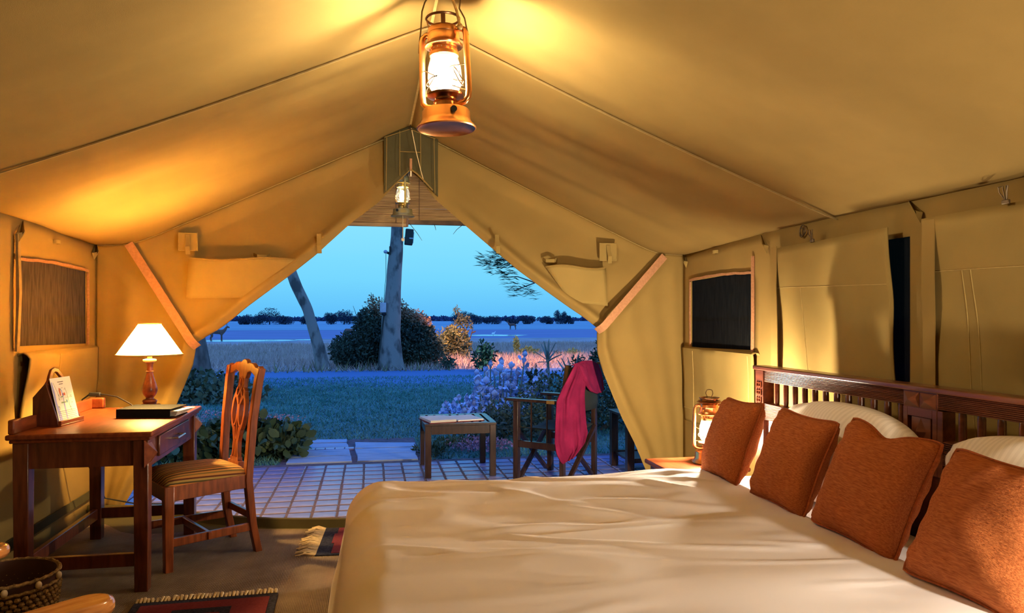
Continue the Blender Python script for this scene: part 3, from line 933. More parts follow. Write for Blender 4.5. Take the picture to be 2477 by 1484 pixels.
# wooden letter stand holding a printed plan
hs = thing('letter_stand', 'dark wooden stand with arched handle on the desk', 'stand', (-1.50, 4.02, DZ), rad(-8))
arch = [(-.098, 0), (.098, 0), (.098, .20)] + [(.055, .222), (.040, .25), (.02, .272), (0, .278), (-.02, .272), (-.040, .25), (-.055, .222)] + [(-.098, .20)]
inner = [(-.03, .225), (-.022, .245), (0, .258), (.022, .245), (.03, .225)]
tilt = V((-.22, 0, .975)).normalized()
MB().prism([(-.098, 0), (.098, 0), (.098, .20), (-.098, .20)], (.035, 0, .004), (0, 1, 0), tilt, (-.014, 0, 0)).build('back_board', 'wood', hs, bevel=.002)
MB().path([V((.028, 0, .004)) + V((0, 1, 0)) * a + tilt * b for a, b in [(-.085, .195), (-.062, .212), (-.045, .238), (-.022, .262), (0, .268), (.022, .262), (.045, .238), (.062, .212), (.085, .195)]], [.03, .026, .022, .022, .022, .022, .022, .026, .03], .014, up=(1, 0, .22)).build('arched_handle', 'wood_flat', hs, bevel=.003)
MB().prism([(-.06, 0), (.062, 0), (.056, .03), (.0, .21), (-.06, .14)], (-.012, -.105, 0), (1, 0, 0), (0, 0, 1), (0, .012, 0)).build('side_board', 'wood', hs, bevel=.002)
MB().prism([(-.06, 0), (.062, 0), (.054, .03), (.022, .115), (-.06, .12)], (-.012, .093, 0), (1, 0, 0), (0, 0, 1), (0, .012, 0)).build('side_board', 'wood', hs, bevel=.002)
MB().bb((-.072, -.105, 0), (.062, .105, .008)).bb((.046, -.105, .008), (.062, .105, .026)).build('base_board', 'wood_flat', hs, bevel=.002)
pg = thing('printed_sheet', 'white printed sheet with coloured plan standing in the wooden stand', 'paper', (-1.50, 4.02, DZ), rad(-8))
po = V((.046, 0, .012))
def pp(a, b, off=0): return po + V((0, 1, 0)) * a + tilt * b + V((1, 0, .22)).normalized() * off
MB().prism([(-.090, 0), (.088, 0), (.088, .222), (-.090, .222)], po, (0, 1, 0), tilt, (.0012, 0, 0)).build('sheet', 'paper', pg)
def ink(name, m, shapes):
    mb = MB()
    for poly in shapes:
        mb.prism(poly, pp(0, 0, .0014), (0, 1, 0), tilt, (.0003, 0, 0))
    mb.build(name, m, pg, kind='stuff')
def rc(a0, b0, a1, b1): return [(a0, b0), (a1, b0), (a1, b1), (a0, b1)]
words = []
def wordline(a, b, n, h, w=.006):
    for i in range(n):
        ww = w * (.6 + .7 * R.random())
        words.append(rc(a, b, a + ww, b + h)); a += ww + .0015
        if a > .078: break
wordline(-.032, .198, 7, .004); wordline(-.022, .187, 5, .004)
for b in (.055, .046, .037, .028, .019):
    wordline(-.082, b, 20, .0018, .007)
for a, b in ((.05, .125), (.052, .118), (-.07, .075), (-.066, .068), (.05, .09), (.03, .07), (-.012, .168), (.01, .16)):
    wordline(a, b, 2, .002, .006)
ink('print', 'print_dark', words)
ink('print', 'print_blue', [[(-.088, .20), (-.078, .205), (-.072, .15), (-.074, .10), (-.060, .05), (-.055, .012), (-.080, .012), (-.088, .1)], rc(-.018, .012, -.008, .10), rc(-.014, .10, -.009, .16)])
ink('print', 'print_green', [rc(-.036, .094, .004, .101), [(-.03, .122), (-.008, .124), (-.008, .130), (-.03, .128)], rc(-.066, .078, -.061, .084)])
ink('print', 'print_red', [[(-.034, .135), (-.026, .13), (-.022, .15), (-.024, .168), (-.032, .172), (-.037, .155)], rc(-.002, .131, .012, .144)])
ink('print', 'print_purple', [rc(-.012, .130, -.004, .142)])
ink('print', 'print_teal', [[(.010, .094), (.017, .093), (.021, .1), (.018, .108), (.011, .108), (.008, .101)], rc(-.024, .158, -.017, .167)])
mb = MB()
for pts in ([(-.07, .2), (-.05, .15), (-.045, .11), (.01, .12), (.05, .118)], [(.02, .17), (.028, .14), (.03, .08), (.04, .05)], [(-.05, .11), (-.045, .14), (-.03, .115)]):
    mb.tube([pp(a, b, .0016) for a, b in pts], .0006, 4)
mb.build('print', 'print_green', pg, kind='stuff')

# ------------------------------------------------------------------ chippendale chair
ch = thing('dining_chair', 'carved mahogany chair with pierced back and striped seat, pulled up to the desk', 'chair', (-.917, 4.232, 0), math.atan2(-.23, -.381) + PI / 2)
# local: front is -y, back is +y
fw, rw, dp, sh = .235, .195, .225, .435
def Cc(name, m, f, par=None, **k_):
    mb = MB(); f(mb)
    return mb.build(name, m, par or ch, **k_)
for s in (-1, 1):
    Cc('front_leg', 'wood_red', lambda m: m.bar((s * (fw - .025), -dp + .02, 0), (s * (fw - .025), -dp + .02, sh), .040, .040, up=(0, 1, 0), w1=.050, h1=.050), bevel=.005)
    pts = [(s * (rw - .02), dp + .045, 0), (s * (rw - .02), dp + .012, .16), (s * (rw - .02), dp - .012, .40), (s * (rw - .018), dp - .006, .50), (s * (rw - .008), dp + .010, .72), (s * (rw + .004), dp + .036, .93), (s * (rw + .010), dp + .048, 1.0)]
    Cc('rear_leg', 'wood_red', lambda m: m.path(pts, [.038, .040, .044, .044, .042, .042, .042], .040, up=(0, 1, -.12)), bevel=.004)
    Cc('side_rail', 'wood_red', lambda m: m.bar((s * (fw - .025), -dp + .04, sh - .04), (s * (rw - .02), dp - .01, sh - .035), .026, .075), bevel=.003)
    Cc('stretcher', 'wood_red', lambda m: m.bar((s * (fw - .025), -dp + .03, .15), (s * (rw - .02), dp + .02, .15), .020, .042), bevel=.003)
Cc('front_rail', 'wood_red', lambda m: m.bar((-fw + .03, -dp + .015, sh - .04), (fw - .03, -dp + .015, sh - .04), .026, .075), bevel=.003)
Cc('back_rail', 'wood_red', lambda m: m.bar((-rw + .02, dp - .01, sh - .03), (rw - .02, dp - .01, sh - .03), .026, .075), bevel=.003)
Cc('stretcher', 'wood_red', lambda m: m.bar((-.215, 0, .15), (.215, 0, .15), .020, .038), bevel=.003)
Cc('stretcher', 'wood_red', lambda m: m.bar((-.17, dp + .02, .20), (.17, dp + .02, .20), .020, .038), bevel=.003)
def seatf(m):
    n = 18
    top = []
    for i in range(n + 1):
        a = 2 * i / n - 1
        row = []
        for j in range(n + 1):
            b = 2 * j / n - 1
            w = lerp(fw - .012, rw - .008, (b + 1) / 2)
            h = (max(0, 1 - a ** 4) * max(0, 1 - b ** 4)) ** .45
            row.append((a * w, b * (dp - .005), sh - .004 + .058 * h))
        top.append(row)
    m.grid(top)
Cc('seat_cushion', 'seat', seatf, solid=.004)
def bk(a, b):      # back plane: a across, b height -> 3d
    y = np.interp(b, [.42, .50, .72, .93, 1.02], [dp - .012, dp - .006, dp + .010, dp + .036, dp + .052])
    return (a, float(y), b)
crest = [(-.215, .975), (-.218, 1.000), (-.200, 1.012), (-.175, .998), (-.150, 1.004), (-.115, 1.022), (-.07, 1.026), (-.045, 1.020), (-.028, 1.036), (0, 1.043), (.028, 1.036), (.045, 1.020), (.07, 1.026), (.115, 1.022), (.150, 1.004), (.175, .998), (.200, 1.012), (.218, 1.000), (.215, .975), (.19, .948), (.15, .958), (.10, .978), (.06, .968), (.045, .935), (-.045, .935), (-.06, .968), (-.10, .978), (-.15, .958), (-.19, .948)]
Cc('crest_rail', 'wood_red', lambda m: m.prism(crest, (0, dp + .030, 0), (1, 0, 0), V((0, .14, 1)) * 1.0, (0, .026, 0)).move(Matrix.Translation((0, -.14 * .99 + .005, 0))), bevel=.004)
def splat(m):
    def rib(pts, w):
        P3 = [bk(a, b) for a, b in resample(pts, 18)]
        m.path(P3, w, .022, up=(0, 1, -.12))
    for s in (-1, 1):
        rib([(s * .034, .94), (s * .034, .885)], .016)
        rib([(s * .006, .945), (s * .022, .905), (s * .004, .865)], .010)       # top diamond
        rib([(s * .004, .870), (s * .030, .830), (s * .012, .79)], .010)        # lower diamonds
        rib([(s * .034, .885), (s * .055, .868), (s * .044, .83), (s * .012, .79)], .012)
        lo = [(s * (.045 + .036 * math.cos(t)), .755 + .085 * math.sin(t)) for t in np.linspace(0, 2 * PI, 26)]
        rib(lo, .013)
        rib([(s * .050, .868), (s * .085, .80), (s * .088, .74), (s * .070, .68), (s * .048, .655)], .013)
        rib([(s * .045, .670), (s * .042, .64), (s * .026, .59), (s * .030, .53), (s * .048, .475)], .018)
        rib([(s * .030, .665), (s * .010, .60), (s * .008, .52), (s * .018, .47)], .012)
    rib([(0, .79), (0, .70), (0, .60)], .010)
    m.bar(bk(-.075, .462), bk(.075, .462), .030, .045)
    m.bar(bk(-.055, .49), bk(.055, .49), .026, .025)
Cc('splat', 'wood_red', splat)

# ------------------------------------------------------------------ bed
BT = .472
bed = thing('double_bed', 'wide bed with dark mahogany headboard against the right tent wall', 'bed', (1.0, 2.4, 0))
def B(name, m, f, par=None, **k_):
    mb = MB(); f(mb)
    return mb.build(name, m, par or bed, world=True, **k_)
B('mattress', 'duvet', lambda m: m.bb((.02, 1.27, .22), (1.985, 3.50, BT)), bevel=.03)
B('bed_base', 'wood_dark', lambda m: m.bb((.06, 1.32, .10), (1.985, 3.46, .22)), bevel=.01)
for x in (.14, 1.9):
    for y in (1.40, 3.38):
        B('leg', 'wood_dark', lambda m: m.bb((x - .035, y - .035, .010), (x + .035, y + .035, .10)))
HX = 2.0
hb = B('headboard', 'wood_dark', lambda m: m.bb((HX - .016, 1.10, 1.000), (HX + .066, 3.625, 1.022)), bevel=.006)
def Hh(name, m, f, **k_):
    mb = MB(); f(mb)
    return mb.build(name, m, hb, world=True, **k_)
def world_fix(): pass
def reed(m, y0, y1, z0, z1, n):
    prof = []
    for i in range(n * 6 + 1):
        z = lerp(z0, z1, i / (n * 6))
        prof.append((HX + .004 - .0055 * abs(math.sin(PI * i / 6)), z))
    prof += [(HX + .045, z1), (HX + .045, z0)]
    m.prism(prof, (0, y0, 0), (1, 0, 0), (0, 0, 1), (0, y1 - y0, 0))
for y0, y1 in ((2.50, 3.53), (1.20, 2.335)):
    Hh('reeded_rail', 'wood_dark', lambda m: reed(m, y0, y1, .942, .999, 9), angle=25)
    Hh('reeded_rail', 'wood_dark', lambda m: reed(m, y0, y1, .745, .832, 12), angle=25)
for y0, y1 in ((3.53, 3.612), (1.112, 1.20)):
    Hh('post', 'wood_dark', lambda m: m.bb((HX - .006, y0, .010), (HX + .056, y1, .999)), bevel=.003)
# carved fretwork on the far post
def fret(m):
    for zc in (.925, .885, .845):
        for a, b, c, d in ((-.026, -.002, -.016, .016), (.002, .026, -.016, .016)):
            pass
        for yy, zz, w, h in ((-.020, 0, .005, .030), (.020, 0, .005, .030), (0, .008, .005, .016), (-.010, .008, .018, .004), (.010, .008, .018, .004), (-.009, -.010, .018, .004), (.009, -.010, .018, .004), (0, -.004, .005, .012)):
            m.box((HX - .008, 3.571 + yy, zc + zz), (.006, w, h))
Hh('carved_fret', 'wood_flat', fret)
for y in [3.445, 3.363, 3.281, 3.199, 3.117, 3.035, 2.953, 2.871, 2.789, 2.707, 2.625, 2.545, 2.245, 2.163, 2.081, 1.999, 1.917, 1.835, 1.753, 1.671, 1.589, 1.507, 1.425, 1.343, 1.262]:
    Hh('spindle', 'wood_dark', lambda m: m.tube([(HX + .022, y, .828), (HX + .022, y, .85), (HX + .022, y, .93), (HX + .022, y, .945)], [.0115, .0135, .0135, .0115], 12))
def centre(m):
    z0, z1 = .70, .938
    for a, b in ((2.335, 2.358), (2.484, 2.507)):
        m.bb((HX - .004, a, z0), (HX + .05, b, z1))
    m.bb((HX - .004, 2.358, .905), (HX + .05, 2.484, z1)).bb((HX - .004, 2.358, z0), (HX + .05, 2.484, .80))
    m.bb((HX + .002, 2.372, .80), (HX + .045, 2.47, .905))
    m.bb((HX - .002, 2.31, z0), (HX + .052, 2.337, z1))
Hh('centre_panel', 'wood_dark', centre, bevel=.002)
def diam(m):
    y, z = 2.421, .852
    m.add([(HX + .002, y - .026, z), (HX + .002, y, z + .050), (HX + .002, y + .026, z), (HX + .002, y, z - .050), (HX - .018, y, z)], [(0, 1, 4), (1, 2, 4), (2, 3, 4), (3, 0, 4)])
Hh('diamond_boss', 'wood_dark', diam, angle=5)
for y0 in (2.335, 2.4195):
    def pyr(m):
        a, b, z0, z1 = y0, y0 + .0845, .938, .999
        m.bb((HX - .004, a, z0), (HX + .05, b, z1))
        m.add([(HX - .005, a + .002, z0 + .002), (HX - .005, b - .002, z0 + .002), (HX - .005, b - .002, z1 - .002), (HX - .005, a + .002, z1 - .002), (HX - .022, (a + b) / 2, (z0 + z1) / 2)], [(0, 1, 4), (1, 2, 4), (2, 3, 4), (3, 0, 4)])
    Hh('pyramid_block', 'wood_dark', pyr, angle=5)

Hh('lower_panel', 'wood_dark', lambda m: m.bb((HX + .012, 1.20, .22), (HX + .034, 3.53, .745)))
# duvet
def duvet_pos(a, b):
    x0, y0, y1, r = .055, 1.36, 3.385, .15
    ca, cb = max(a, x0), min(max(b, y0), y1)
    dx, dy = a - ca, b - cb
    s = max(abs(dx), abs(dy))
    top = .508
    w = .024 * nz(ca * .9, cb * 2.4) + .010 * nz(ca * 1.9 + 7, cb * 5.0) * (1 + .6 * sst(2.0, 3.2, cb))
    for i in range(3):
        f = 1 - abs(nz(ca * (1.0 + .3 * i) + 13 * i, cb * (3.0 + i) + ca * .6 * i))
        w += (.004 + .007 * sst(1.8, 3.0, cb)) * max(0, f - .80) / .2 * max(0, min(1, nz(ca * 1.4 + 31 * i, cb * 1.7) * 3 + .5))
    w *= min(1, max(.15, (1.62 - a) * 5))
    w += .012 * sst(1.0, 1.6, ca) * sst(2.6, 3.4, cb)
    if s < 1e-9:
        return (ca, cb, top + w)
    l = math.hypot(dx, dy)
    ux, uy = dx / l, dy / l
    q = r * PI / 2
    if s < q:
        h = r * math.sin(s / r); d = r * (1 - math.cos(s / r))
    else:
        e = s - q
        h = r + .15 * e + (.012 * nz(cb * 4 + a, ca * 4 + 3) * 2 + .010 * math.sin((cb + ca) * 24)) * min(1, e * 5)
        d = r + e
    return (ca + ux * h, cb + uy * h, max(.03, top + w * max(0, 1 - s / .25) - d))
As = np.r_[np.linspace(-.485, .045, 44), np.linspace(.06, 1.625, 120)]
Bs = np.r_[np.linspace(.82, 1.35, 40), np.linspace(1.37, 3.375, 150), np.linspace(3.39, 3.92, 44)]
dv = tag(MB().grid([[duvet_pos(a, b) for b in Bs] for a in As]).build('duvet', 'duvet', angle=180, solid=.022), 'creased white cotton duvet spread over the bed', 'duvet')

def cushion_mesh(w, h, t, puff=.55, bow=.07, n=22, seed=0, wr=.006):
    """soft pillow standing in the local xz plane, thickness along y, base at z = 0"""
    front, back = [], []
    for i in range(n + 1):
        u = 2 * i / n - 1
        rf, rb = [], []
        for j in range(n + 1):
            v = 2 * j / n - 1
            x = w / 2 * u * (1 - bow * (1 - v * v) * abs(u))
            z = h / 2 + h / 2 * v * (1 - bow * (1 - u * u) * abs(v))
            x *= 1 - .05 * abs(v) ** 9; z = h / 2 + (z - h / 2) * (1 - .05 * abs(u) ** 9)
            k = (max(0, 1 - u * u) * max(0, 1 - v * v)) ** puff
            c = wr * nz(u * 2.2 + seed, v * 2.2) + wr * .8 * (1 - k) * math.sin((u * v) * 16 + seed)
            rf.append((x, -t / 2 * k - c * min(1, k * 4), z))
            rb.append((x, t / 2 * k - c * min(1, k * 4), z))
        front.append(rf); back.append(rb)
    m = MB().grid(front)
    nf = len(m.f)
    b = MB().grid([r[::-1] for r in back])
    m.add(b.v, b.f)
    edge = [front[i][0] for i in range(n + 1)] + [front[n][j] for j in range(1, n + 1)] + [front[i][n] for i in range(n - 1, -1, -1)] + [front[0][j] for j in range(n - 1, 0, -1)]
    return m, edge

def pose(loc, yaw, lean, roll=0):
    """local -y faces the room foot end after yaw; lean tips the top backwards"""
    return Matrix.Translation(loc) @ Matrix.Rotation(yaw, 4, 'Z') @ Matrix.Rotation(-lean, 4, 'X') @ Matrix.Rotation(roll, 4, 'Y')

# local -y should look towards world -x  ->  yaw = -90 deg
def place_soft(name, label, cat, mb, edge, mt, loc, yaw, lean, roll, grp, pipe=None):
    o = mb.build(name, mt, angle=180)
    # weld
    me = o.data
    import bmesh
    bm = bmesh.new(); bm.from_mesh(me); bmesh.ops.remove_doubles(bm, verts=bm.verts, dist=.0006); bmesh.ops.recalc_face_normals(bm, faces=bm.faces); bm.to_mesh(me); bm.free()
    me.polygons.foreach_set('use_smooth', [True] * len(me.polygons))
    o.matrix_world = pose(loc, yaw, lean, roll)
    tag(o, label, cat, grp)
    if pipe:
        MB().tube(edge, .0055, 6, closed=True).build('piping', pipe, o)
    return o
for i, (ym, lean, lab, w, roll) in enumerate(((2.80, 16, 'white striped pillow leaning on far half of headboard behind two rust cushions', .90, 0), (1.80, 16, 'white striped pillow leaning on near half of headboard at right picture edge', .90, 1))):
    mb, ed = cushion_mesh(w, .49, .27, .46, .10, 24, i * 5, .012)
    mb.v = [(p[0], p[1], p[2] - .11 * abs(p[0] / w * 2) ** 2.2 * max(0, p[2] / .49)) for p in mb.v]
    place_soft('pillow', lab, 'pillow', mb, ed, 'pillow', (1.855, ym, BT - .008), -PI / 2, rad(lean), rad(roll), 'white pillows on the bed')
cs = [(3.245, 1.60, 21, -2, .395, .40, 'farthest rust cushion, leftmost of the row, in front of the bedside lantern'),
      (2.745, 1.60, 22, 2, .40, .40, 'second rust cushion from the left, in front of the far white pillow'),
      (2.26, 1.59, 23, 4, .44, .42, 'third rust cushion from the left, before the headboard centre block, top edge dented'),
      (1.735, 1.56, 27, 3, .43, .41, 'nearest rust cushion, glowing orange, cut by the right picture edge')]
for i, (y, x, lean, roll, w, h, lab) in enumerate(cs):
    mb, ed = cushion_mesh(w, h, .175, .44, .085, 24, i * 3.3, .008)
    if i == 2:
        def dent(p):
            f = math.exp(-((p[0] + .02) / .07) ** 2) * sst(h * .55, h, p[2])
            return (p[0], p[1], p[2] - .030 * f)
        mb.v = [dent(p) for p in mb.v]; ed = [dent(p) for p in ed]
    place_soft('throw_cushion', lab, 'cushion', mb, ed, 'cushion', (x, y, .512), -PI / 2 + rad((-3, 2, 3, 6)[i]), rad(lean), rad(roll), 'rust cushions on the bed', 'piping')

# nightstand
ns_ = thing('nightstand', 'mahogany bedside table with moulded top in the far right corner', 'nightstand', (1.78, 3.80, 0))
def N(name, m, f, par=None, **k_):
    mb = MB(); f(mb)
    return mb.build(name, m, par or ns_, **k_)
N('table_top', 'wood_flat', lambda m: m.bb((-.265, -.175, .455), (.20, .175, .48)), bevel=.009)
N('case', 'wood', lambda m: m.bb((-.235, -.155, .18), (.18, .155, .455)), bevel=.003)
d_ = N('drawer', 'wood', lambda m: m.bb((-.245, -.13, .335), (-.234, .13, .43)), bevel=.004)
N('knob', 'steel', lambda m: m.ell((-.255, 0, .383), (.010, .010, .010)), d_)
for sx in (-.205, .15):
    for sy in (-.125, .125):
        N('leg', 'wood', lambda m: m.bb((sx - .022, sy - .022, .010), (sx + .022, sy + .022, .18)))

# ------------------------------------------------------------------ hurricane lanterns
def lantern(name, label, loc, rotz, body, bulb, sc_=1.0, tilt=(0, 0), bail='up'):
    root = thing(name, label, 'lantern', loc, rotz)
    root.rotation_euler = (tilt[0], tilt[1], rotz)
    root.scale = (sc_,) * 3
    def P(nm, m, f, par=None, **k_):
        mb = MB(); f(mb)
        return mb.build(nm, m, par or root, **k_)
    tank = P('fuel_tank', body, lambda m: m.lathe([(.001, .018), (.060, .016), (.086, .006), (.092, .001), (.096, .004), (.094, .009), (.084, .018), (.078, .030), (.077, .056), (.073, .062), (.060, .066), (.036, .068), (.001, .068)], n=40, caps=False))
    P('filler_cap', 'black', lambda m: m.tube([(.054, -.054, .045), (.060, -.060, .045)], .010, 12), tank)
    P('burner', 'brass' if body == 'brass' else 'copper_dark', lambda m: m.lathe([(.036, .066), (.034, .086), (.040, .090), (.034, .094), (.034, .100), (.058, .106), (.060, .112), (.045, .116), (.030, .118), (.001, .118)], n=32, caps=False))
    P('glass_globe', 'glass', lambda m: m.lathe([(.038, .116), (.050, .135), (.055, .165), (.053, .200), (.046, .225), (.043, .238)], n=32, caps=False))
    P('bulb', bulb, lambda m: m.ell((0, 0, .166), (.026, .026, .042), 14, 10))
    P('bulb_socket', 'cream', lambda m: m.lathe([(.016, .112), (.016, .142), (.001, .144)], n=14, caps=False))
    chim = P('chimney', body, lambda m: m.lathe([(.046, .236), (.047, .246), (.044, .250), (.044, .262), (.046, .264), (.001, .266)], n=32, caps=False))
    P('vent_hole', 'cream', lambda m: [m.ell((.0445 * math.cos(a), .0445 * math.sin(a), .256), (.0022, .0022, .0022), 6, 4) for a in np.linspace(0, 2 * PI, 20, endpoint=False)], chim, kind='stuff')
    P('hood', body, lambda m: m.lathe([(.040, .262), (.060, .266), (.062, .270), (.057, .276), (.052, .284), (.051, .306), (.052, .308), (.051, .310), (.050, .322), (.044, .330), (.001, .333)], n=36, caps=False))
    crown = P('crown_ring', 'copper_dark' if body != 'brass' else 'brass', lambda m: m.tube([(.053 * math.cos(a), .053 * math.sin(a), .358) for a in np.linspace(0, 2 * PI, 32, endpoint=False)], .004, 6, closed=True))
    for a in (.5, 2.07, 3.64, 5.21):
        P('crown_post', 'copper_dark', lambda m: m.bar((.046 * math.cos(a), .046 * math.sin(a), .326), (.053 * math.cos(a), .053 * math.sin(a), .358), .014, .003, up=(math.cos(a), math.sin(a), 0)), crown)
    for s in (-1, 1):
        P('side_tube', body, lambda m: m.tube([(s * .048, 0, .316), (s * .062, 0, .317), (s * .074, 0, .310), (s * .080, 0, .296), (s * .081, 0, .26), (s * .083, 0, .18), (s * .084, 0, .115), (s * .081, 0, .095), (s * .070, 0, .082), (s * .050, 0, .078), (s * .034, 0, .080)], [.0095, .0095, .0095, .0098, .010, .010, .010, .010, .0098, .0092, .009], 12))
    g = MB()
    for s in (-1, 1):
        g.tube([(s * .078, 0, .20), (s * .05, -.045, .185), (0, -.062, .155), (-s * .045, -.042, .125), (-s * .072, 0, .118)], .0016, 5)
    g.tube([(.060 * math.cos(a), .060 * math.sin(a), .150 + .006 * math.sin(3 * a)) for a in np.linspace(0, 2 * PI, 28, endpoint=False)], .0016, 5, closed=True)
    g.tube([(.060, -.02, .175), (.066, -.03, .16), (.072, -.02, .145), (.066, -.012, .15), (.056, -.03, .178), (.050, -.035, .185), (.046, -.03, .178), (.062, -.022, .14), (.07, -.01, .128)], .0022, 5)
    g.build('wire_guard', 'wire', root)
    if bail == 'up':
        P('bail', 'wire', lambda m: (m.tube([(-.092, 0, .262), (-.090, 0, .29), (-.082, 0, .34), (-.078, .004, .40), (-.070, .01, .43), (-.045, .012, .462), (0, .012, .476), (.040, .010, .460), (.060, .005, .44), (.066, .002, .42), (.060, 0, .38), (.078, 0, .345), (.084, 0, .31), (.088, 0, .29)], .0026, 6)))
    elif bail == 'ring':
        P('lid', 'copper_dark', lambda m: m.lathe([(.052, .330), (.068, .336), (.060, .345), (.030, .352), (.001, .354)], n=28, caps=False))
        P('bail', 'wire', lambda m: m.tube([(-.012, 0, .352), (-.012, 0, .366), (-.020, 0, .385), (-.014, 0, .402), (0, 0, .406), (.014, 0, .402), (.020, 0, .385), (.012, 0, .366), (.012, 0, .352)], .0024, 6))
    return root
LZ = 2.022
lantern('hanging_lantern', 'large lit copper hurricane lantern hanging from the tent ridge', (.300, 2.96, LZ), rad(-34), 'copper', 'bulb_hang', 1.24, (rad(0), rad(-2.2)))
rp = thing('hanging_rope', 'tan rope tying the large copper lantern to the tent ridge', 'rope', (.30, 2.96, LZ + .4))
MB().tube([(.346, 2.905, LZ + .395), (.335, 2.92, LZ + .46), (.312, 2.94, LZ + .54), (.295, 2.955, RZ - .022)], .0056, 7).build('rope', 'rope', rp, world=True)
MB().ell((.346, 2.903, LZ + .392), (.012, .012, .014)).build('knot', 'rope', rp, world=True)
lantern('bedside_lantern', 'lit copper hurricane lantern on the nightstand behind the farthest cushion', (1.825, 3.80, .480), rad(-20), 'copper', 'bulb_bed', .985, (0, 0), 'ring')
vl = lantern('veranda_lantern', 'small lit brass lantern hanging in the tent doorway below the peak', (.245, 5.72, 2.04), rad(-80), 'brass', 'bulb_ver', .95, (0, 0), 'up')
pc = thing('pull_chain', 'pale pull string with wooden bead hanging under the small brass lantern', 'cord', (.245, 5.72, 1.90))
MB().tube([(.245, 5.72, 2.05), (.246, 5.72, 1.97), (.245, 5.72, 1.88)], .0026, 5).build('string', 'string', pc, world=True)
MB().ell((.245, 5.72, 1.868), (.014, .014, .015)).build('bead', 'cream', pc, world=True)

# ------------------------------------------------------------------ rugs
def rug(name, label, x0, x1, y0, y1, rot, fr_side, bands):
    cx, cy = (x0 + x1) / 2, (y0 + y1) / 2
    t = thing(name, label, 'rug', (cx, cy, .011), rot)
    hx, hy = (x1 - x0) / 2, (y1 - y0) / 2
    MB().bb((-hx, -hy, 0), (hx, hy, .006)).build('border', 'rug_navy', t, bevel=.002)
    for i, (ax0, ay0, ax1, ay1, mm) in enumerate(bands):
        MB().bb((ax0, ay0, .0055), (ax1, ay1, .0085 + .001 * i)).build('woven_field' if mm == 'rug_red' else 'woven_band', mm, t)
    g = MB()
    n = 36 if fr_side == 'y' else 40
    for i in range(n):
        q = lerp(-1, 1, (i + .5) / n)
        l = .042 + .018 * R.random()
        j = .014 * (R.random() - .5) * 2
        if fr_side == 'y':
            p = [(q * hx, hy - .004, .004), (q * hx + j * .4, hy + l * .5, .008 + .006 * R.random()), (q * hx + j, hy + l, .003)]
        else:
            l *= 1.9; j *= 2.2
            p = [(-hx + .004, q * hy, .004), (-hx - l * .5, q * hy + j * .3, .012 + .008 * R.random()), (-hx - l, q * hy + j, .004)]
        g.tube(p, [.004, .0045, .0025] if fr_side == 'x' else [.005, .0085, .005], 6)
    g.build('fringe', 'fringe', t, kind='stuff')
    return t
rug('kilim_rug', 'maroon rug with navy border and knotted fringe at the bottom picture edge', -1.0, -.395, 2.55, 3.53, rad(2), 'y',
    [(-.265, -.45, .27, .445, 'rug_red'), (-.12, -.40, .12, .36, 'rug_navy'), (-.08, -.36, .08, .30, 'rug_red')])
rug('kilim_rug', 'maroon rug with navy edge and long cream fringe half under the bed foot', -.275, .75, 4.03, 4.545, rad(-3), 'x',
    [(-.43, -.235, .42, .24, 'rug_red'), (-.445, -.06, -.40, .12, 'rug_red'), (.0, -.2, .1, .2, 'rug_navy')])

# ------------------------------------------------------------------ waste basket
bx, by = -1.39, 3.19
bk_ = thing('waste_basket', 'round woven basket with shell buttons below the rim, beside the desk', 'basket', (bx, by, .0105))
rim, bot, bh = .187, .150, .272
def br(z): return lerp(bot, rim, z / bh)
w_ = MB()
nst = 44
for row in range(12):
    z = .012 + row * .0185
    for i in range(nst):
        a = 2 * PI * (i + .5 * (row % 2)) / nst
        r = br(z) + .004
        w_.ell((r * math.cos(a), r * math.sin(a), z), (.0135, .0135, .0105), 6, 4)
w_.build('woven_wall', 'basket', bk_, kind='stuff')
MB().lathe([(.001, .004), (bot - .006, .004), (br(.24) - .008, .24), (rim - .010, bh), (rim - .002, bh), (br(.236) + .001, .236), (bot, .0), (.001, .0)], n=48, caps=False).build('lining', 'basket_lining', bk_)
m1 = MB()
for zz, rr in ((bh, rim), (.236, br(.236) + .005)):
    m1.tube([(rr * math.cos(a) , rr * math.sin(a), zz + .002 * math.sin(a * 30)) for a in np.linspace(0, 2 * PI, 90, endpoint=False)], .0065, 6, closed=True)
m1.build('rope_rim', 'basket', bk_)
for a in (-1.15, -.55, .05, .65, 1.25, 1.85, 2.45, 3.05, 3.65, 4.25):
    r = br(.255) + .006
    MB().ell((r * math.cos(a), r * math.sin(a), .253), (.012, .012, .015), 10, 8).build('shell_button', 'shell', bk_)

# ------------------------------------------------------------------ armchair at the lower left corner
ac = thing('wooden_armchair', 'varnished wooden armchair at lower left, only its two rounded arms in view', 'armchair', (-1.13, 1.86, 0), math.atan2(.66, .75))
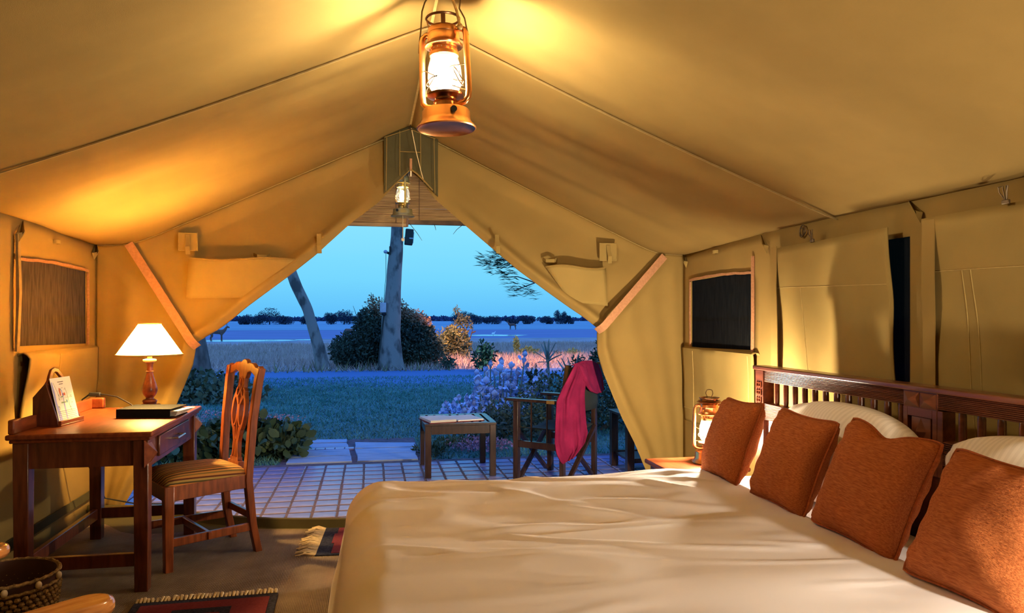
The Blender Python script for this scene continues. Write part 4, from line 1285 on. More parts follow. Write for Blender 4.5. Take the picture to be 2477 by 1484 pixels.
# local +x = forward, arms at local y = -/+.33
def A(name, m, f, par=None, **k_):
    mb = MB(); f(mb)
    return mb.build(name, m, par or ac, **k_)
def armshape(yc):
    out = []
    for t in np.linspace(-PI / 2, PI / 2, 11):
        out.append((.375 + .052 * math.cos(t), yc + .052 * math.sin(t)))
    return out + [(-.25, yc + .034), (-.30, yc), (-.25, yc - .034)]
for s in (-1, 1):
    yc = s * .327
    A('arm', 'arm_wood', lambda m: m.prism(armshape(yc), (0, 0, .590), (1, 0, 0), (0, 1, 0), (0, 0, .034)), bevel=.012)
    A('leg', 'arm_wood', lambda m: m.bar((.28, yc, .0105), (.28, yc, .590), .05, .05, up=(0, 1, 0)), bevel=.006)
    A('leg', 'arm_wood', lambda m: m.bar((-.30, yc, .0105), (-.26, yc, .590), .05, .05, up=(0, 1, 0)), bevel=.006)
    A('back_post', 'arm_wood', lambda m: m.bar((-.25, s * .27, .34), (-.44, s * .27, .88), .05, .035, up=(0, 1, 0)), bevel=.006)
    A('side_rail', 'arm_wood', lambda m: m.bar((-.28, yc, .33), (.28, yc, .36), .03, .07))
A('front_rail', 'arm_wood', lambda m: m.bar((.28, -.30, .36), (.28, .30, .36), .03, .07))
A('back_rail', 'arm_wood', lambda m: m.bar((-.26, -.30, .36), (-.26, .30, .36), .03, .07))
A('crest', 'arm_wood', lambda m: m.bar((-.43, -.29, .86), (-.43, .29, .86), .03, .08), bevel=.006)
A('seat', 'seat', lambda m: m.bb((-.25, -.28, .39), (.27, .28, .46)), bevel=.03)
for yy in (-.15, 0, .15):
    A('back_slat', 'arm_wood', lambda m: m.bar((-.25, yy, .36), (-.43, yy, .85), .012, .06, up=(0, 1, 0)))

# ------------------------------------------------------------------ veranda: bamboo blinds, poles, fly sheet
def blind(label, x0, x1, z0, side):
    t = thing('bamboo_blind', label, 'blind', ((x0 + x1) / 2, 7.0, z0))
    m = MB()
    z = z0 + .02
    while z < 2.93:
        top_half = (2.96 - z) / .43
        a, b = max(x0, .28 - top_half), min(x1, .28 + top_half)
        if b - a > .03:
            j = .006 * (R.random() - .5)
            m.tube([(a, 7.0 + j, z + .004 * R.random()), ((a + b) / 2, 7.0 - j, z + .004 * R.random()), (b, 7.0 + j, z + .004 * R.random())], .0075 + .003 * R.random(), 6)
        z += .0115 + .003 * R.random()
    m.build('reeds', 'bamboo', t, world=True, kind='stuff')
    for xx in np.linspace(x0 + .1, x1 - .1, 4):
        MB().bar((xx, 6.988, z0 + .02), (xx, 6.988, min(2.9, 2.94 - abs(xx - .28) * .43)), .006, .003, up=(0, 1, 0)).build('binding_tape', 'bamboo_dark', t, world=True)
    return t
bl = blind('left bamboo reed blind in the tent doorway, hanging a little lower', -1.5, .338, 2.135, -1)
MB().bb((-1.5, 6.985, 2.118), (.338, 7.012, 2.150)).build('bottom_bar', 'bamboo', bl, world=True)
br_ = blind('right bamboo reed blind in the doorway with a dark bottom beam', .352, 2.0, 2.158, 1)
MB().bb((.345, 6.98, 2.145), (2.0, 7.03, 2.182)).build('bottom_beam', 'bamboo_dark', br_, world=True)
MB().bb((.333, 6.975, 2.12), (.350, 7.0, 2.94)).build('centre_batten', 'pole', bl, world=True)
def fly(y): return None
m = MB()
m.grid([[(lerp(-2.2, .28, i / 16), y, 2.99 - (.28 - lerp(-2.2, .28, i / 16)) * .43) for y in (5.45, 6.2, 7.15)] for i in range(17)])
m.grid([[(lerp(.28, 2.76, i / 16), y, 2.99 - (lerp(.28, 2.76, i / 16) - .28) * .43) for y in (5.45, 6.2, 7.15)] for i in range(17)])
vf = struct('ceiling', m, 'canvas', solid=.004)
for x in (-2.15, 2.72):
    tp = thing('veranda_pole', 'brown pole holding the veranda sheet on the %s' % ('left' if x < 0 else 'right'), 'pole', (x, 7.05, 0))
    MB().tube([(x, 7.05, 0), (x, 7.05, 1.95)], .035, 10).build('post', 'pole', tp, world=True)
tp = thing('ridge_beam', 'wooden ridge beam above the bamboo blinds', 'beam', (.28, 6.3, 2.96))
MB().tube([(.28, 5.45, 2.955), (.28, 7.15, 2.955)], .03, 10).build('beam', 'pole', tp, world=True)
MB().bar((-1.9, 7.04, 2.165), (2.5, 7.04, 2.165), .03, .03).build('tie_beam', 'pole', tp, world=True)
for i, (a, b, c_) in enumerate((((.36, 6.97, 2.15), (.43, 6.96, 2.06), (.475, 6.95, 1.99)), ((.59, 6.97, 2.15), (.60, 6.96, 2.11), (.605, 6.96, 2.09)), ((.86, 6.97, 2.15), (.80, 6.96, 2.10), (.765, 6.95, 2.055)))):
    MB().tube([a, b, c_], [.003, .0025, .0015], 5).build('loose_twig', 'stem', br_, world=True)

# ------------------------------------------------------------------ patio tiles and path
PW = .160
patio = struct('patio', MB().bb((-2.6, 4.40, -.10), (4.2, 6.70, -.0035)), 'grout')
tm = []
for kx in range(5):
    me = MB().bb((-.0765, -.0765, -.012), (.0765, .0765, .0))
    o = me.build('tile', 'tile', bevel=0)
    bpy.data.objects.remove(o)
for kx in range(6):
    m = MB()
    w, h = .0735 - .003 * R.random(), .0655 - .003 * R.random()
    c = .005
    v = [(-w, -h, -.012), (w, -h, -.012), (w, h, -.012), (-w, h, -.012), (-w, -h, -.004), (w, -h, -.004), (w, h, -.004), (-w, h, -.004), (-w + c, -h + c, 0), (w - c, -h + c, 0), (w - c, h - c, 0), (-w + c, h - c, 0)]
    v = [(p[0] + .002 * (R.random() - .5), p[1] + .002 * (R.random() - .5), p[2]) for p in v]
    f = [(8, 9, 10, 11)] + [(4 + i, 4 + (i + 1) % 4, 8 + (i + 1) % 4, 8 + i) for i in range(4)] + [(i, (i + 1) % 4, 4 + (i + 1) % 4, 4 + i) for i in range(4)]
    m.add(v, f)
    me = bpy.data.meshes.new('tile'); me.from_pydata(m.v, [], m.f); me.materials.append(M['tile'])
    tm.append(me)
def sill_y(x):
    return float(np.interp(x, [p[0] for p in SILL], [p[1] for p in SILL]))
rest = MB()
nt_ = 0
for i in range(-16, 26):
    for j in range(15):
        x, y = .03 + i * PW, 4.48 + j * PW * .985
        if y > 6.66: continue
        if -1.45 < x < 2.3 and y + .08 > sill_y(x) - .05 and not (x > .30 and y < 5.35):
            nt_ += 1
            o = bpy.data.objects.new('tile', R.choice(tm))
            COL.objects.link(o); o.parent = patio
            o.location = (x, y, .001 * (R.random() - .5))
            o.rotation_euler = (rad(.5) * (R.random() - .5), rad(.5) * (R.random() - .5), rad(1.2) * (R.random() - .5))
        elif y > sill_y(min(2.3, max(-1.7, x))) - .3 or x > 2.3 or x < -1.79 or x > .3:
            w = .0730
            rest.bb((x - w, y - w, -.012), (x + w, y + w, 0))
rest.build('tile', 'tile', patio, kind='stuff')

path = struct('garden_path', MB().bb((-.78, 6.70, -.10), (.46, 8.06, -.016)), 'grout')
for poly in ([(-.72, 6.74), (-.15, 6.73), (-.17, 7.02), (-.72, 7.00)], [(-.72, 7.03), (-.18, 7.05), (-.20, 7.37), (-.74, 7.36)], [(-.74, 7.50), (-.21, 7.50), (-.23, 7.74), (-.75, 7.78)], [(-.75, 7.81), (-.23, 7.77), (-.24, 7.96), (-.76, 8.02)],
             [(-.11, 6.73), (.42, 6.72), (.42, 7.06), (-.12, 7.07)], [(-.12, 7.10), (.43, 7.09), (.44, 7.36), (-.14, 7.38)], [(-.14, 7.41), (.44, 7.39), (.45, 7.62), (-.15, 7.76)]):
    P = []
    for a in range(4):
        p, q = poly[a], poly[(a + 1) % 4]
        for t in (0, .25, .5, .75):
            P.append((lerp(p[0], q[0], t) + .012 * (R.random() - .5), lerp(p[1], q[1], t) + .012 * (R.random() - .5)))
    MB().prism(P, (0, 0, -.03), (1, 0, 0), (0, 1, 0), (0, 0, .03 + .006 * R.random())).build('flagstone', 'slab', path, bevel=.004)
for i in range(6):
    x = -.70 + i * .092
    MB().bb((x, 7.385 + .006 * R.random(), -.03), (x + .086, 7.48, .002)).build('brick', 'tile', path, bevel=.004)

# ------------------------------------------------------------------ garden ground
def gz(x, y):
    return -.95 * sst(19.5, 38, y)
def ground(name, x0, x1, ys, m, dz=0, nx=30, amp=0):
    return struct(name, MB().grid([[(lerp(x0, x1, i / nx), y, gz(0, y) + dz + amp * nz(lerp(x0, x1, i / nx) * .25, y * .3)) for y in ys] for i in range(nx + 1)]), m)
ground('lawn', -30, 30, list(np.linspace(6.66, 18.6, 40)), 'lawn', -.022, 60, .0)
struct('garden_ground', MB().bb((-30, -6, -.2), (30, 6.70, -.115)), 'grout')
ground('grassland', -60, 70, list(np.linspace(18.3, 60, 40)) + [70, 80], 'dry', -.03, 60, .0)
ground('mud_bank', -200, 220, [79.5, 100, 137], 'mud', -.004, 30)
def pond(cx, cy, rx, ry, sd):
    struct('pond', MB().prism([((1 + .35 * nz(math.cos(a) * 2 + sd, math.sin(a) * 2)) * rx * math.cos(a) + cx, (1 + .4 * nz(math.cos(a) * 3 + sd, math.sin(a) * 3)) * ry * math.sin(a) + cy) for a in np.linspace(0, 2 * PI, 60, endpoint=False)], (0, 0, -.99), (1, 0, 0), (0, 1, 0), (0, 0, .055)), 'water')
pond(-11.5, 75, 4.2, 2.6, 1.0)
pond(15.3, 92, 3.8, 3.6, 4.0)
pond(-6.2, 77, 1.1, 1.2, 7.0)
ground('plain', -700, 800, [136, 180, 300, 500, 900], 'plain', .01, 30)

# lawn grass and dry grass as blade meshes
def wedge(n, y0, y1, margin=.8):
    y = np.sqrt(y0 ** 2 + (y1 ** 2 - y0 ** 2) * NP.random(n))
    x = y * (-.26 + .64 * NP.random(n)) + margin * (NP.random(n) - .5) * 2
    return x, y
x, y = wedge(70000, 6.75, 16.5)
ok = ~((x > -.80) & (x < .47) & (y < 8.0 + .03 * np.sin(x * 30))) & (NP.random(len(x)) < np.interp(y + np.sin(x * 1.3) * .7, [13.0, 15.5], [1, .25]))
P = np.stack([x, y, np.full_like(x, -.022)], 1)[ok]
tag(blades('lawn_grass', 'grass_blade', P, .045, .0035 + .0004 * P[:, 1], None, .7), 'short dusky green lawn grass between the patio and the big trees', 'grass', kind='stuff')
x, y = wedge(190000, 18.2, 60, 2)
keep = NP.random(len(x)) < np.interp(np.sin(x * .9 + y * .35) + .6 * np.sin(x * 2.3 - y * .7), [-1.2, 1], [.35, 1])
x, y = x[keep], y[keep]
P = np.stack([x, y, np.array([gz(0, v) for v in y]) - .03], 1)
hgt = np.interp(y, [18, 24, 60], [.16, .30, .34])
tag(blades('dry_grass', 'dry_blade', P, hgt, .003 + .00045 * y, None, .6), 'pinkish dry grass beyond the lawn, behind the trunks', 'grass', kind='stuff')
x, y = wedge(26000, 18.0, 46, 2)
keep = (NP.random(len(x)) < np.interp(np.sin(x * .7 + 1) + np.sin(y * .5 + x * .2), [-.4, 1.4], [0, .9])) & (x < 2 + .0 * y)
x, y = x[keep], y[keep]
P = np.stack([x, y, np.array([gz(0, v) for v in y]) - .03], 1)
tag(blades('green_grass', 'leaf_olive', P, .24, .007 + .0006 * y, None, .6), 'greener tufts of grass left of the leaning trunk', 'grass', kind='stuff')

# ------------------------------------------------------------------ trees by the lawn
def trunk(name, label, pts, rs, m, extra=(), n=20):
    t = thing(name, label, 'tree', pts[0])
    P = resample(pts, 40)
    rr = np.interp(np.linspace(0, 1, 40), np.linspace(0, 1, len(rs)), rs)
    mb = MB().tube([tuple(p) for p in P], [float(r * (1 + .05 * nz(i * .45, rs[0] * 50))) for i, r in enumerate(rr)], n)
    v2 = []
    x0 = pts[0]
    for p in mb.v:
        h = p[2] - x0[2]
        a = math.atan2(p[1] - x0[1], p[0] - x0[0])
        f = 1 + .45 * math.exp(-max(0, h) / (rs[0] * 1.1)) * (.5 + .5 * math.sin(a * 5 + rs[0] * 9))
        cx = float(np.interp(p[2], P[:, 2], P[:, 0])); cy = float(np.interp(p[2], P[:, 2], P[:, 1]))
        w = 1 + .05 * nz(p[0] * 5, p[1] * 5, p[2] * 2.2)
        v2.append((cx + (p[0] - cx) * f * w, cy + (p[1] - cy) * f * w, p[2]))
    mb.v = v2
    mb.build('trunk', m, t, world=True, angle=70)
    for e in extra:
        MB().tube([tuple(p) for p in resample(e[0], 10)], list(np.linspace(e[1], e[2], 10)), 8).build('branch', m, t, world=True)
    return t
t1 = trunk('tree_trunk', 'thick upright pale-barked trunk in the middle of the doorway, in front of the round bush', [(.50, 18.7, -.05), (.505, 18.7, 1.0), (.58, 18.7, 2.2), (.66, 18.7, 3.3), (.70, 18.7, 4.6), (.78, 18.7, 6.4)], [.27, .245, .225, .185, .17, .155, .15, .16, .12, .10], 'bark',
           [([(.76, 18.7, 5.9), (1.6, 18.6, 6.9), (2.2, 18.5, 7.6)], .07, .03), ([(.74, 18.7, 5.6), (.0, 18.8, 6.6), (-.6, 18.9, 7.3)], .07, .03)])
leaves('crown', 'leaf_dark', t1, [(.3, 0, 7.6, 2.6, 2.2, .8), (-1.2, .3, 7.2, 1.3, 1.2, .6), (2.0, -.2, 7.5, 1.4, 1.2, .6)], 5000, .22, .4)
t2 = trunk('tree_trunk', 'slim trunk leaning to the left, left of the round bush', [(-1.15, 19.0, -.05), (-1.25, 19.0, .55), (-1.52, 19.0, 1.5), (-1.78, 19.0, 2.05), (-2.05, 19.0, 2.8), (-2.5, 19.0, 4.4)], [.17, .135, .125, .13, .12, .10, .085], 'bark')
leaves('crown', 'leaf_dark', t2, [(-1.6, 0, 4.7, 1.4, 1.3, .6)], 2500, .22, .4)
t3 = trunk('tree_trunk', 'dark trunk at the left edge of the doorway behind the desk chair', [(-3.02, 13.9, -.05), (-3.03, 13.9, .6), (-3.15, 13.9, 1.5), (-3.25, 13.9, 3.2), (-3.3, 13.9, 4.6)], [.28, .20, .17, .15, .12], 'bark_dark')
leaves('crown', 'leaf_dark', t3, [(-.5, 0, 4.9, 1.5, 1.4, .7)], 2500, .22, .4)
# boxes and lamp on the big trunk
fb = thing('flood_lamp', 'black boxy flood lamp fixed high on the right of the thick trunk', 'lamp', (.95, 18.68, 3.30))
MB().box((.955, 18.68, 3.28), (.20, .14, .40), Matrix.Rotation(rad(5), 3, 'Y')).build('housing', 'black', fb, world=True, bevel=.02)
MB().bar((.84, 18.66, 3.26), (1.05, 18.60, 3.24), .03, .03).build('bracket', 'grey_metal', fb, world=True)
MB().box((1.0, 18.762, 3.28), (.15, .012, .28), Matrix.Rotation(rad(5), 3, 'Y')).build('lens', 'grey_metal', fb, world=True)
cm = thing('trunk_lamp', 'small round-headed lamp on a bracket at the left of the thick trunk', 'lamp', (.41, 18.62, 2.88))
MB().bb((.465, 18.56, 2.83), (.50, 18.62, 3.03)).build('mount_plate', 'black', cm, world=True)
MB().tube([(.46, 18.6, 2.86), (.40, 18.56, 2.885)], .03, 10).build('arm', 'black', cm, world=True)
MB().ell((.375, 18.55, 2.895), (.05, .05, .045), 12, 8).build('head', 'grey_metal', cm, world=True)
MB().tube([(.385, 18.56, 2.85), (.385, 18.56, 2.3), (.35, 18.56, 1.9), (.33, 18.56, 1.62)], .006, 5).build('cable', 'black', cm, world=True)
gb = thing('junction_box', 'grey metal box on the left side of the thick trunk', 'box', (.31, 18.58, 1.5))
MB().box((.315, 18.50, 1.52), (.15, .12, .24)).build('case', 'grey_metal', gb, world=True, bevel=.01)
MB().ell((.33, 18.50, 1.36), (.07, .06, .035), 12, 6).build('cap', 'black', gb, world=True)
MB().tube([(.33, 18.54, 1.34), (.27, 18.52, .8), (.21, 18.48, .25), (.20, 18.46, -.01)], .018, 7).build('conduit', 'black', gb, world=True)

# ------------------------------------------------------------------ bushes
def bush(name, label, cx, cy, z0, blobs, n, size, m, extra=(), cat='bush', stems=5, grp=None):
    t = thing(name, label, cat, (cx, cy, z0), 0, grp)
    s = MB()
    for b in blobs[:stems]:
        s.tube([(b[0] * .2, b[1] * .2, -.02), (b[0] * .6, b[1] * .6, b[2] * .6), (b[0], b[1], b[2])], [.03, .02, .008], 6)
    s.build('stem', 'stem', t)
    leaves('foliage', m, t, blobs, n, size, .5, .01)
    for nm, mm, bb_, nn, ss in extra:
        leaves(nm, mm, t, bb_, nn, ss, .5)
    return t
bb_ = [(-.75, 0, .45, .70, .6, .52), (-.2, .1, .75, .75, .7, .60), (.55, 0, .65, .80, .7, .62), (1.05, .1, .42, .55, .5, .45), (-.45, 0, 1.15, .40, .4, .38), (.45, .1, 1.15, .55, .4, .32), (.9, 0, .9, .35, .3, .3), (-1.0, 0, .35, .4, .4, .38)]
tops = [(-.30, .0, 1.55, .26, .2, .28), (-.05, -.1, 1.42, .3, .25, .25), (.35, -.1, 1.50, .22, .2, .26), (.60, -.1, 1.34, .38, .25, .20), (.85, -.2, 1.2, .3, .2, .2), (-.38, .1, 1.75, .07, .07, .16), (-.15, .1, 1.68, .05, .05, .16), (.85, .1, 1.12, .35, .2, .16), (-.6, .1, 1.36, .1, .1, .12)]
b1 = bush('round_bush', 'large round dark bush with flowering top coloured as if lamplit behind the thick trunk', .42, 19.65, -.02, bb_, 26000, .085, 'leaf_bush', [('lit_flowering_top', 'leaf_lit_orange', tops, 3400, .065)])
mb = MB()
for b in ((-.38, .1, 1.92), (-.62, .1, 1.62), (-.12, .1, 1.84), (.95, .1, 1.32), (.40, .1, 1.66), (.62, .1, 1.48), (-.85, .1, 1.60)):
    mb.tube([(b[0] * .6, .1, .9), (b[0] * .9, .1, b[2] - .25), b], [.014, .009, .004], 5)
mb.build('twig', 'stem', b1)
def at(px, py, y):      # where a bearing in the photograph meets depth y (used once to lay out the far planting)
    l = (px - 1238.5) / 1800
    c_, s_ = math.cos(rad(10.804)), math.sin(rad(10.804))
    k_ = y / (c_ - l * s_)
    return (k_ * (s_ + l * c_), y, 1.273 - (py - 769) / 1800 * k_)
def small(label, px, py, y, w, h, m, n, size, name='shrub', extra=(), cat='bush'):
    p = at(px, py, y)
    z0 = gz(0, y) - .03
    return bush(name, label, p[0], y, z0, [(-w * .3, 0, h * .4, w * .4, w * .4, h * .4), (w * .2, 0, h * .5, w * .45, w * .4, h * .45), (0, .1, h * .75, w * .3, w * .3, h * .3)], n, size, m, extra, cat, 3)
s1 = small('yellow-green feathery bush with a bare forked twig, right of the round bush', 1095, 800, 24, .95, 1.15, 'leaf_olive', 2600, .12, extra=[('yellow_tips', 'leaf_yellow', [(-.35, -.2, .6, .25, .2, .5), (.0, -.2, 1.0, .3, .2, .2)], 500, .10)])
mb = MB()
for pts in ([(.2, 0, .3), (.5, 0, .55), (.62, 0, .95), (.66, 0, 1.1)], [(.5, 0, .55), (.42, 0, 1.0), (.5, 0, 1.3)], [(.42, 0, 1.0), (.2, 0, 1.35), (.15, 0, 1.7)], [(.62, 0, .95), (.75, 0, 1.0)]):
    mb.tube(pts, [.03, .022, .015, .008][:len(pts)], 6)
mb.build('bare_twig', 'stem', s1)
leaves('twig_leaf', 'leaf_olive', s1, [(.3, 0, 1.35, .28, .2, .2), (.12, 0, 1.68, .08, .08, .14), (.55, 0, 1.15, .12, .1, .1)], 420, .10)
small('tall single leafy weed in the pink dry grass, left of the blue succulent', 1172, 860, 17.9, .42, .74, 'leaf_mid', 420, .11, 'leafy_weed', [('yellow_leaf', 'leaf_yellow', [(0, -.1, .35, .2, .15, .35)], 120, .10)], 'plant')
small('low bright yellow-green bush with one tall spike on the grass ridge', 1275, 815, 30, 1.0, .62, 'leaf_yellow', 1500, .12, extra=[('spike', 'leaf_yellow', [(-.45, 0, .75, .09, .09, .35)], 220, .11)])
small('small yellow-green bush near the right door flap, left of two', 1345, 812, 33, .7, .50, 'leaf_olive', 800, .12)
small('small yellow-green bush touching the right door flap, right of two', 1385, 812, 33, .8, .62, 'leaf_yellow', 900, .12)
small('low dark bush on the pond bank left of the white bird', 1195, 822, 38, 1.2, .45, 'leaf_olive', 900, .14)
small('little dark weed beside the foot of the round bush', 1085, 865, 18.6, .3, .30, 'leaf_dark', 160, .10, 'leafy_weed', cat='plant')

# ------------------------------------------------------------------ planting beside the patio
# low leafy shrub on the left, purple flower haze above it
g1 = thing('leafy_shrub', 'low broad-leaved shrub with faint purple flowers left of the path behind the desk chair', 'shrub', (-1.2, 7.35, -.02))
st = MB()
for i in range(16):
    a = R.random() * 6.3; r = R.random()
    st.tube([(0, 0, 0), (.35 * r * math.cos(a), .25 * r * math.sin(a), .12), (.62 * r * math.cos(a), .42 * r * math.sin(a), .26)], [.010, .007, .004], 5)
st.build('stem', 'stem', g1)
leaves('foliage', 'leaf_mid', g1, [(-.45, -.05, .12, .42, .42, .19), (.05, 0, .14, .45, .45, .21), (.42, -.12, .12, .22, .32, .19), (-.9, .1, .12, .42, .42, .22)], 3000, .085, .75, .0, .5, 'stuff', .5, True)
leaves('flower', 'flower', g1, [(-.3, .35, .32, .6, .25, .07), (.30, .15, .30, .3, .25, .06)], 900, .018, .6)
g2 = thing('leafy_shrub', 'dark groundcover around the dark trunk at the left of the doorway', 'shrub', (-2.75, 12.6, -.02))
leaves('foliage', 'leaf_dark', g2, [(0, 0, .15, 1.0, .9, .26), (.5, -.5, .1, .7, .6, .2), (-.8, .3, .2, .8, .8, .4)], 5000, .09, .6, .0, rnd=True)

# blue-grey succulent: every paddle leaf is its own part
su = thing('blue_succulent', 'pale blue-grey succulent with rounded paddle leaves behind the patio table', 'succulent', (1.5, 9.1, -.02))
pm = []
for kx in range(4):
    m = MB(); n = 8
    lw, ll = .028 + .005 * kx, .070 + .008 * kx
    top, botm = [], []
    for i in range(n + 1):
        t = i / n
        w = lw * math.sin(PI * min(1, .06 + t * .94) ** 1.25) ** .8
        zc = .03 * t * t + .012 * math.sin(t * 4 + kx)
        top.append([(-w, ll * t, zc + .014 + .004), (-w * .5, ll * t, zc + .004), (0, ll * t, zc), (w * .5, ll * t, zc + .004), (w, ll * t, zc + .018)])
    m.grid(top)
    me = bpy.data.meshes.new('leaf'); me.from_pydata(m.v, [], m.f); me.materials.append(M['leaf_blue'])
    me.polygons.foreach_set('use_smooth', [True] * len(me.polygons))
    pm.append(me)
stm = MB()
nl = 0
heads = []
for q in range(78):
    f = R.random()
    hx = lerp(-.62, .72, f) + .1 * (R.random() - .5)
    hy = lerp(-.5, .5, R.random()) + .25 * f
    hz = (.08 + .50 * sst(0, .55, f) + (.14 if .3 < f < .6 else 0)) * (.35 + .65 * R.random())
    heads.append((hx, hy, hz))
heads += [(-.62, -.3, .25), (-.45, -.2, .30), (-.2, 0, .46), (-.02, .1, .68), (.12, .1, .70), (.25, .1, .66), (.42, .1, .80), (.40, .05, .73), (-.68, -.4, .10), (.55, -.1, .5), (.68, 0, .55)]
for hx, hy, hz in heads:
    stm.tube([(hx * .7, hy * .7, 0), (hx * .9, hy * .9, hz * .6), (hx, hy, hz)], [.014, .011, .008], 6)
    nleaf = 3
    for i in range(nleaf):
        if nl >= 290: break
        o = bpy.data.objects.new('leaf', R.choice(pm)); COL.objects.link(o); o.parent = su
        o.location = (hx, hy, hz - .012 * i)
        el = rad(72 - 13 * i + 14 * (R.random() - .5))
        o.rotation_euler = (Matrix.Rotation(i * 2.4 + R.random(), 3, 'Z') @ Matrix.Rotation(el, 3, 'X')).to_euler()
        s_ = .70 + .40 * R.random()
        o.scale = (s_,) * 3
        nl += 1
stm.build('stem', 'aloe', su)
extra_ = MB()
for q in range(1300):
    hx, hy, hz = heads[q % len(heads)]
    a = R.random() * 6.3; el = R.random() * 1.2
    c0 = V((hx + .10 * (R.random() - .5), hy + .10 * (R.random() - .5), hz * (.35 + .65 * R.random())))
    d = V((math.cos(a) * math.cos(el), math.sin(a) * math.cos(el), math.sin(el)))
    s1_ = V((-math.sin(a), math.cos(a), 0)); l_ = .055 + .03 * R.random(); w_ = .026
    up_ = d.cross(s1_) * .008
    extra_.add([c0, c0 + d * l_ * .35 + s1_ * w_ * .8, c0 + d * l_ * .75 + s1_ * w_, c0 + d * l_, c0 + d * l_ * .75 - s1_ * w_, c0 + d * l_ * .35 - s1_ * w_ * .8, c0 + d * l_ * .55 - up_], [(0, 1, 6), (1, 2, 6), (2, 3, 6), (3, 4, 6), (4, 5, 6), (5, 0, 6)])
extra_.build('leaf', 'leaf_blue', su, angle=180, kind='stuff')

hd = bush('dark_hedge', 'dark fine-leaved hedge behind the safari chair', 2.35, 8.2, -.02, [(-.75, -.3, .18, .5, .4, .25), (-.2, 0, .32, .55, .5, .36), (.5, .1, .40, .6, .5, .42), (1.2, .2, .45, .6, .5, .45), (-1.15, -.35, .10, .35, .3, .16), (1.9, .3, .5, .7, .6, .5), (.75, .2, .72, .5, .4, .25)], 17000, .05, 'leaf_dark', cat='hedge')
# aloe with stiff pointed leaves
def aloe(label, loc, n, l, seed, hgt):
    t = thing('aloe_plant', label, 'aloe', loc)
    RR = random.Random(seed)
    MB().tube([(0, 0, -.02), (.01, 0, hgt * .5), (0, 0, hgt)], [.022, .02, .018], 8).build('stem', 'aloe', t)
    for i in range(n):
        a = i * 2.4 + seed
        el = rad(lerp(75, 0, i / n) + 10 * RR.random())
        ll = l * (.7 + .4 * RR.random())
        d = V((math.cos(a) * math.cos(el), math.sin(a) * math.cos(el), math.sin(el)))
        s = V((-math.sin(a), math.cos(a), 0))
        pts, wd = [], []
        for k_ in range(7):
            q = k_ / 6
            pts.append(V((0, 0, hgt - .006 * i)) + d * ll * q + V((0, 0, -.12 * ll * q * q)))
            wd.append(.040 * (1 - q) ** .7 + .002)
        up = d.cross(s)
        MB().path(pts, wd, .010, up=tuple(up)).build('leaf', 'aloe', t)
    return t
aloe('spiky aloe on a stalk standing above the blue succulent', (2.22, 9.2, 0), 10, .26, 1.1, .76)
aloe('low spiky aloe half behind the pink shawl', (2.42, 8.75, 0), 12, .40, 2.7, .50)
def sprig(label, loc, h, n, m, size, seed):
    t = thing('garden_shrub', label, 'shrub', loc)
    RR = random.Random(seed)
    s = MB(); bl = []
    for i in range(5):
        a = RR.random() * 6.3; r = .10 * RR.random()
        top = (r * math.cos(a), r * math.sin(a), h * (.75 + .3 * RR.random()))
        s.tube([(0, 0, -.02), (top[0] * .5, top[1] * .5, h * .5), top], [.012, .008, .004], 5)
        for q in (.55, .75, .95): bl.append((top[0] * q, top[1] * q, top[2] * q, .07, .07, .08))
    s.build('stem', 'stem', t)
    leaves('foliage', m, t, bl, n, size, .5, None, 1.2, rnd=True)
    return t
sprig('upright dark leafy shrub right of the spiky aloe', (2.62, 9.3, 0), .82, 420, 'leaf_dark', .045, 3)
sprig('second upright dark shrub, nearer the right door flap', (2.85, 9.2, 0), .95, 480, 'leaf_dark', .05, 4)
sprig('loose broad-leaved shrub behind the edge of the right door flap', (3.15, 9.3, 0), 1.05, 200, 'leaf_dark', .085, 6)
sprig('dark leafy shrub left of the spiky aloe stalk', (2.08, 9.35, 0), .60, 220, 'leaf_dark', .07, 8)
# earth mound of young plants right of the path, under the table
g3 = thing('leafy_shrub', 'low green tufts of plants on dark soil seen under the patio table', 'shrub', (.72, 7.15, -.02))
leaves('foliage', 'leaf_mid', g3, [(-.15, -.1, .03, .16, .35, .06), (.1, .3, .03, .2, .2, .05)], 700, .05, .3, 0, .2, 'stuff', .8)
leaves('soil_litter', 'flower', g3, [(.35, .2, .03, .35, .4, .05)], 900, .03, .6, 0)

# branch of a tree reaching in from the right
tr = trunk('leafy_tree', 'tree behind the right door flap whose dark leafy twigs reach into the sky', [(4.18, 12.2, -.05), (4.13, 12.2, 1.2), (3.98, 12.2, 2.4), (3.78, 12.2, 3.6)], [.16, .13, .11, .08], 'bark_dark', [([(3.98, 12.2, 2.4), (3.18, 12.1, 2.35), (2.48, 12.0, 2.2), (2.03, 12.0, 2.22)], .04, .010), ([(3.18, 12.1, 2.35), (2.68, 12.0, 1.85), (2.33, 12.0, 1.72)], .02, .006), ([(2.68, 12.0, 1.85), (2.38, 12.0, 1.95), (2.13, 12.0, 1.93)], .012, .005)])
def twigleaves(tips):
    V_ = []
    for (x, y, z), L_, n in tips:
        for i in range(n):
            a = rad(180 + 70 * (R.random() - .5)); el = rad(50 * (R.random() - .5))
            d = V((math.cos(a) * math.cos(el), math.sin(a) * math.cos(el) * .6, math.sin(el))).normalized()
            s = d.cross(V((R.random() - .5, R.random() - .5, 1))).normalized()
            o = V((x - 4.9, y - 12.2, z + .05)) + V((L_ * (R.random() - .3), .15 * (R.random() - .5), .22 * (R.random() - .5)))
            l = .10 + .06 * R.random()
            V_ += [o, o + d * l * .5 + s * .014, o + d * l, o + d * l * .5 - s * .014]
    return np.array([tuple(p) for p in V_])
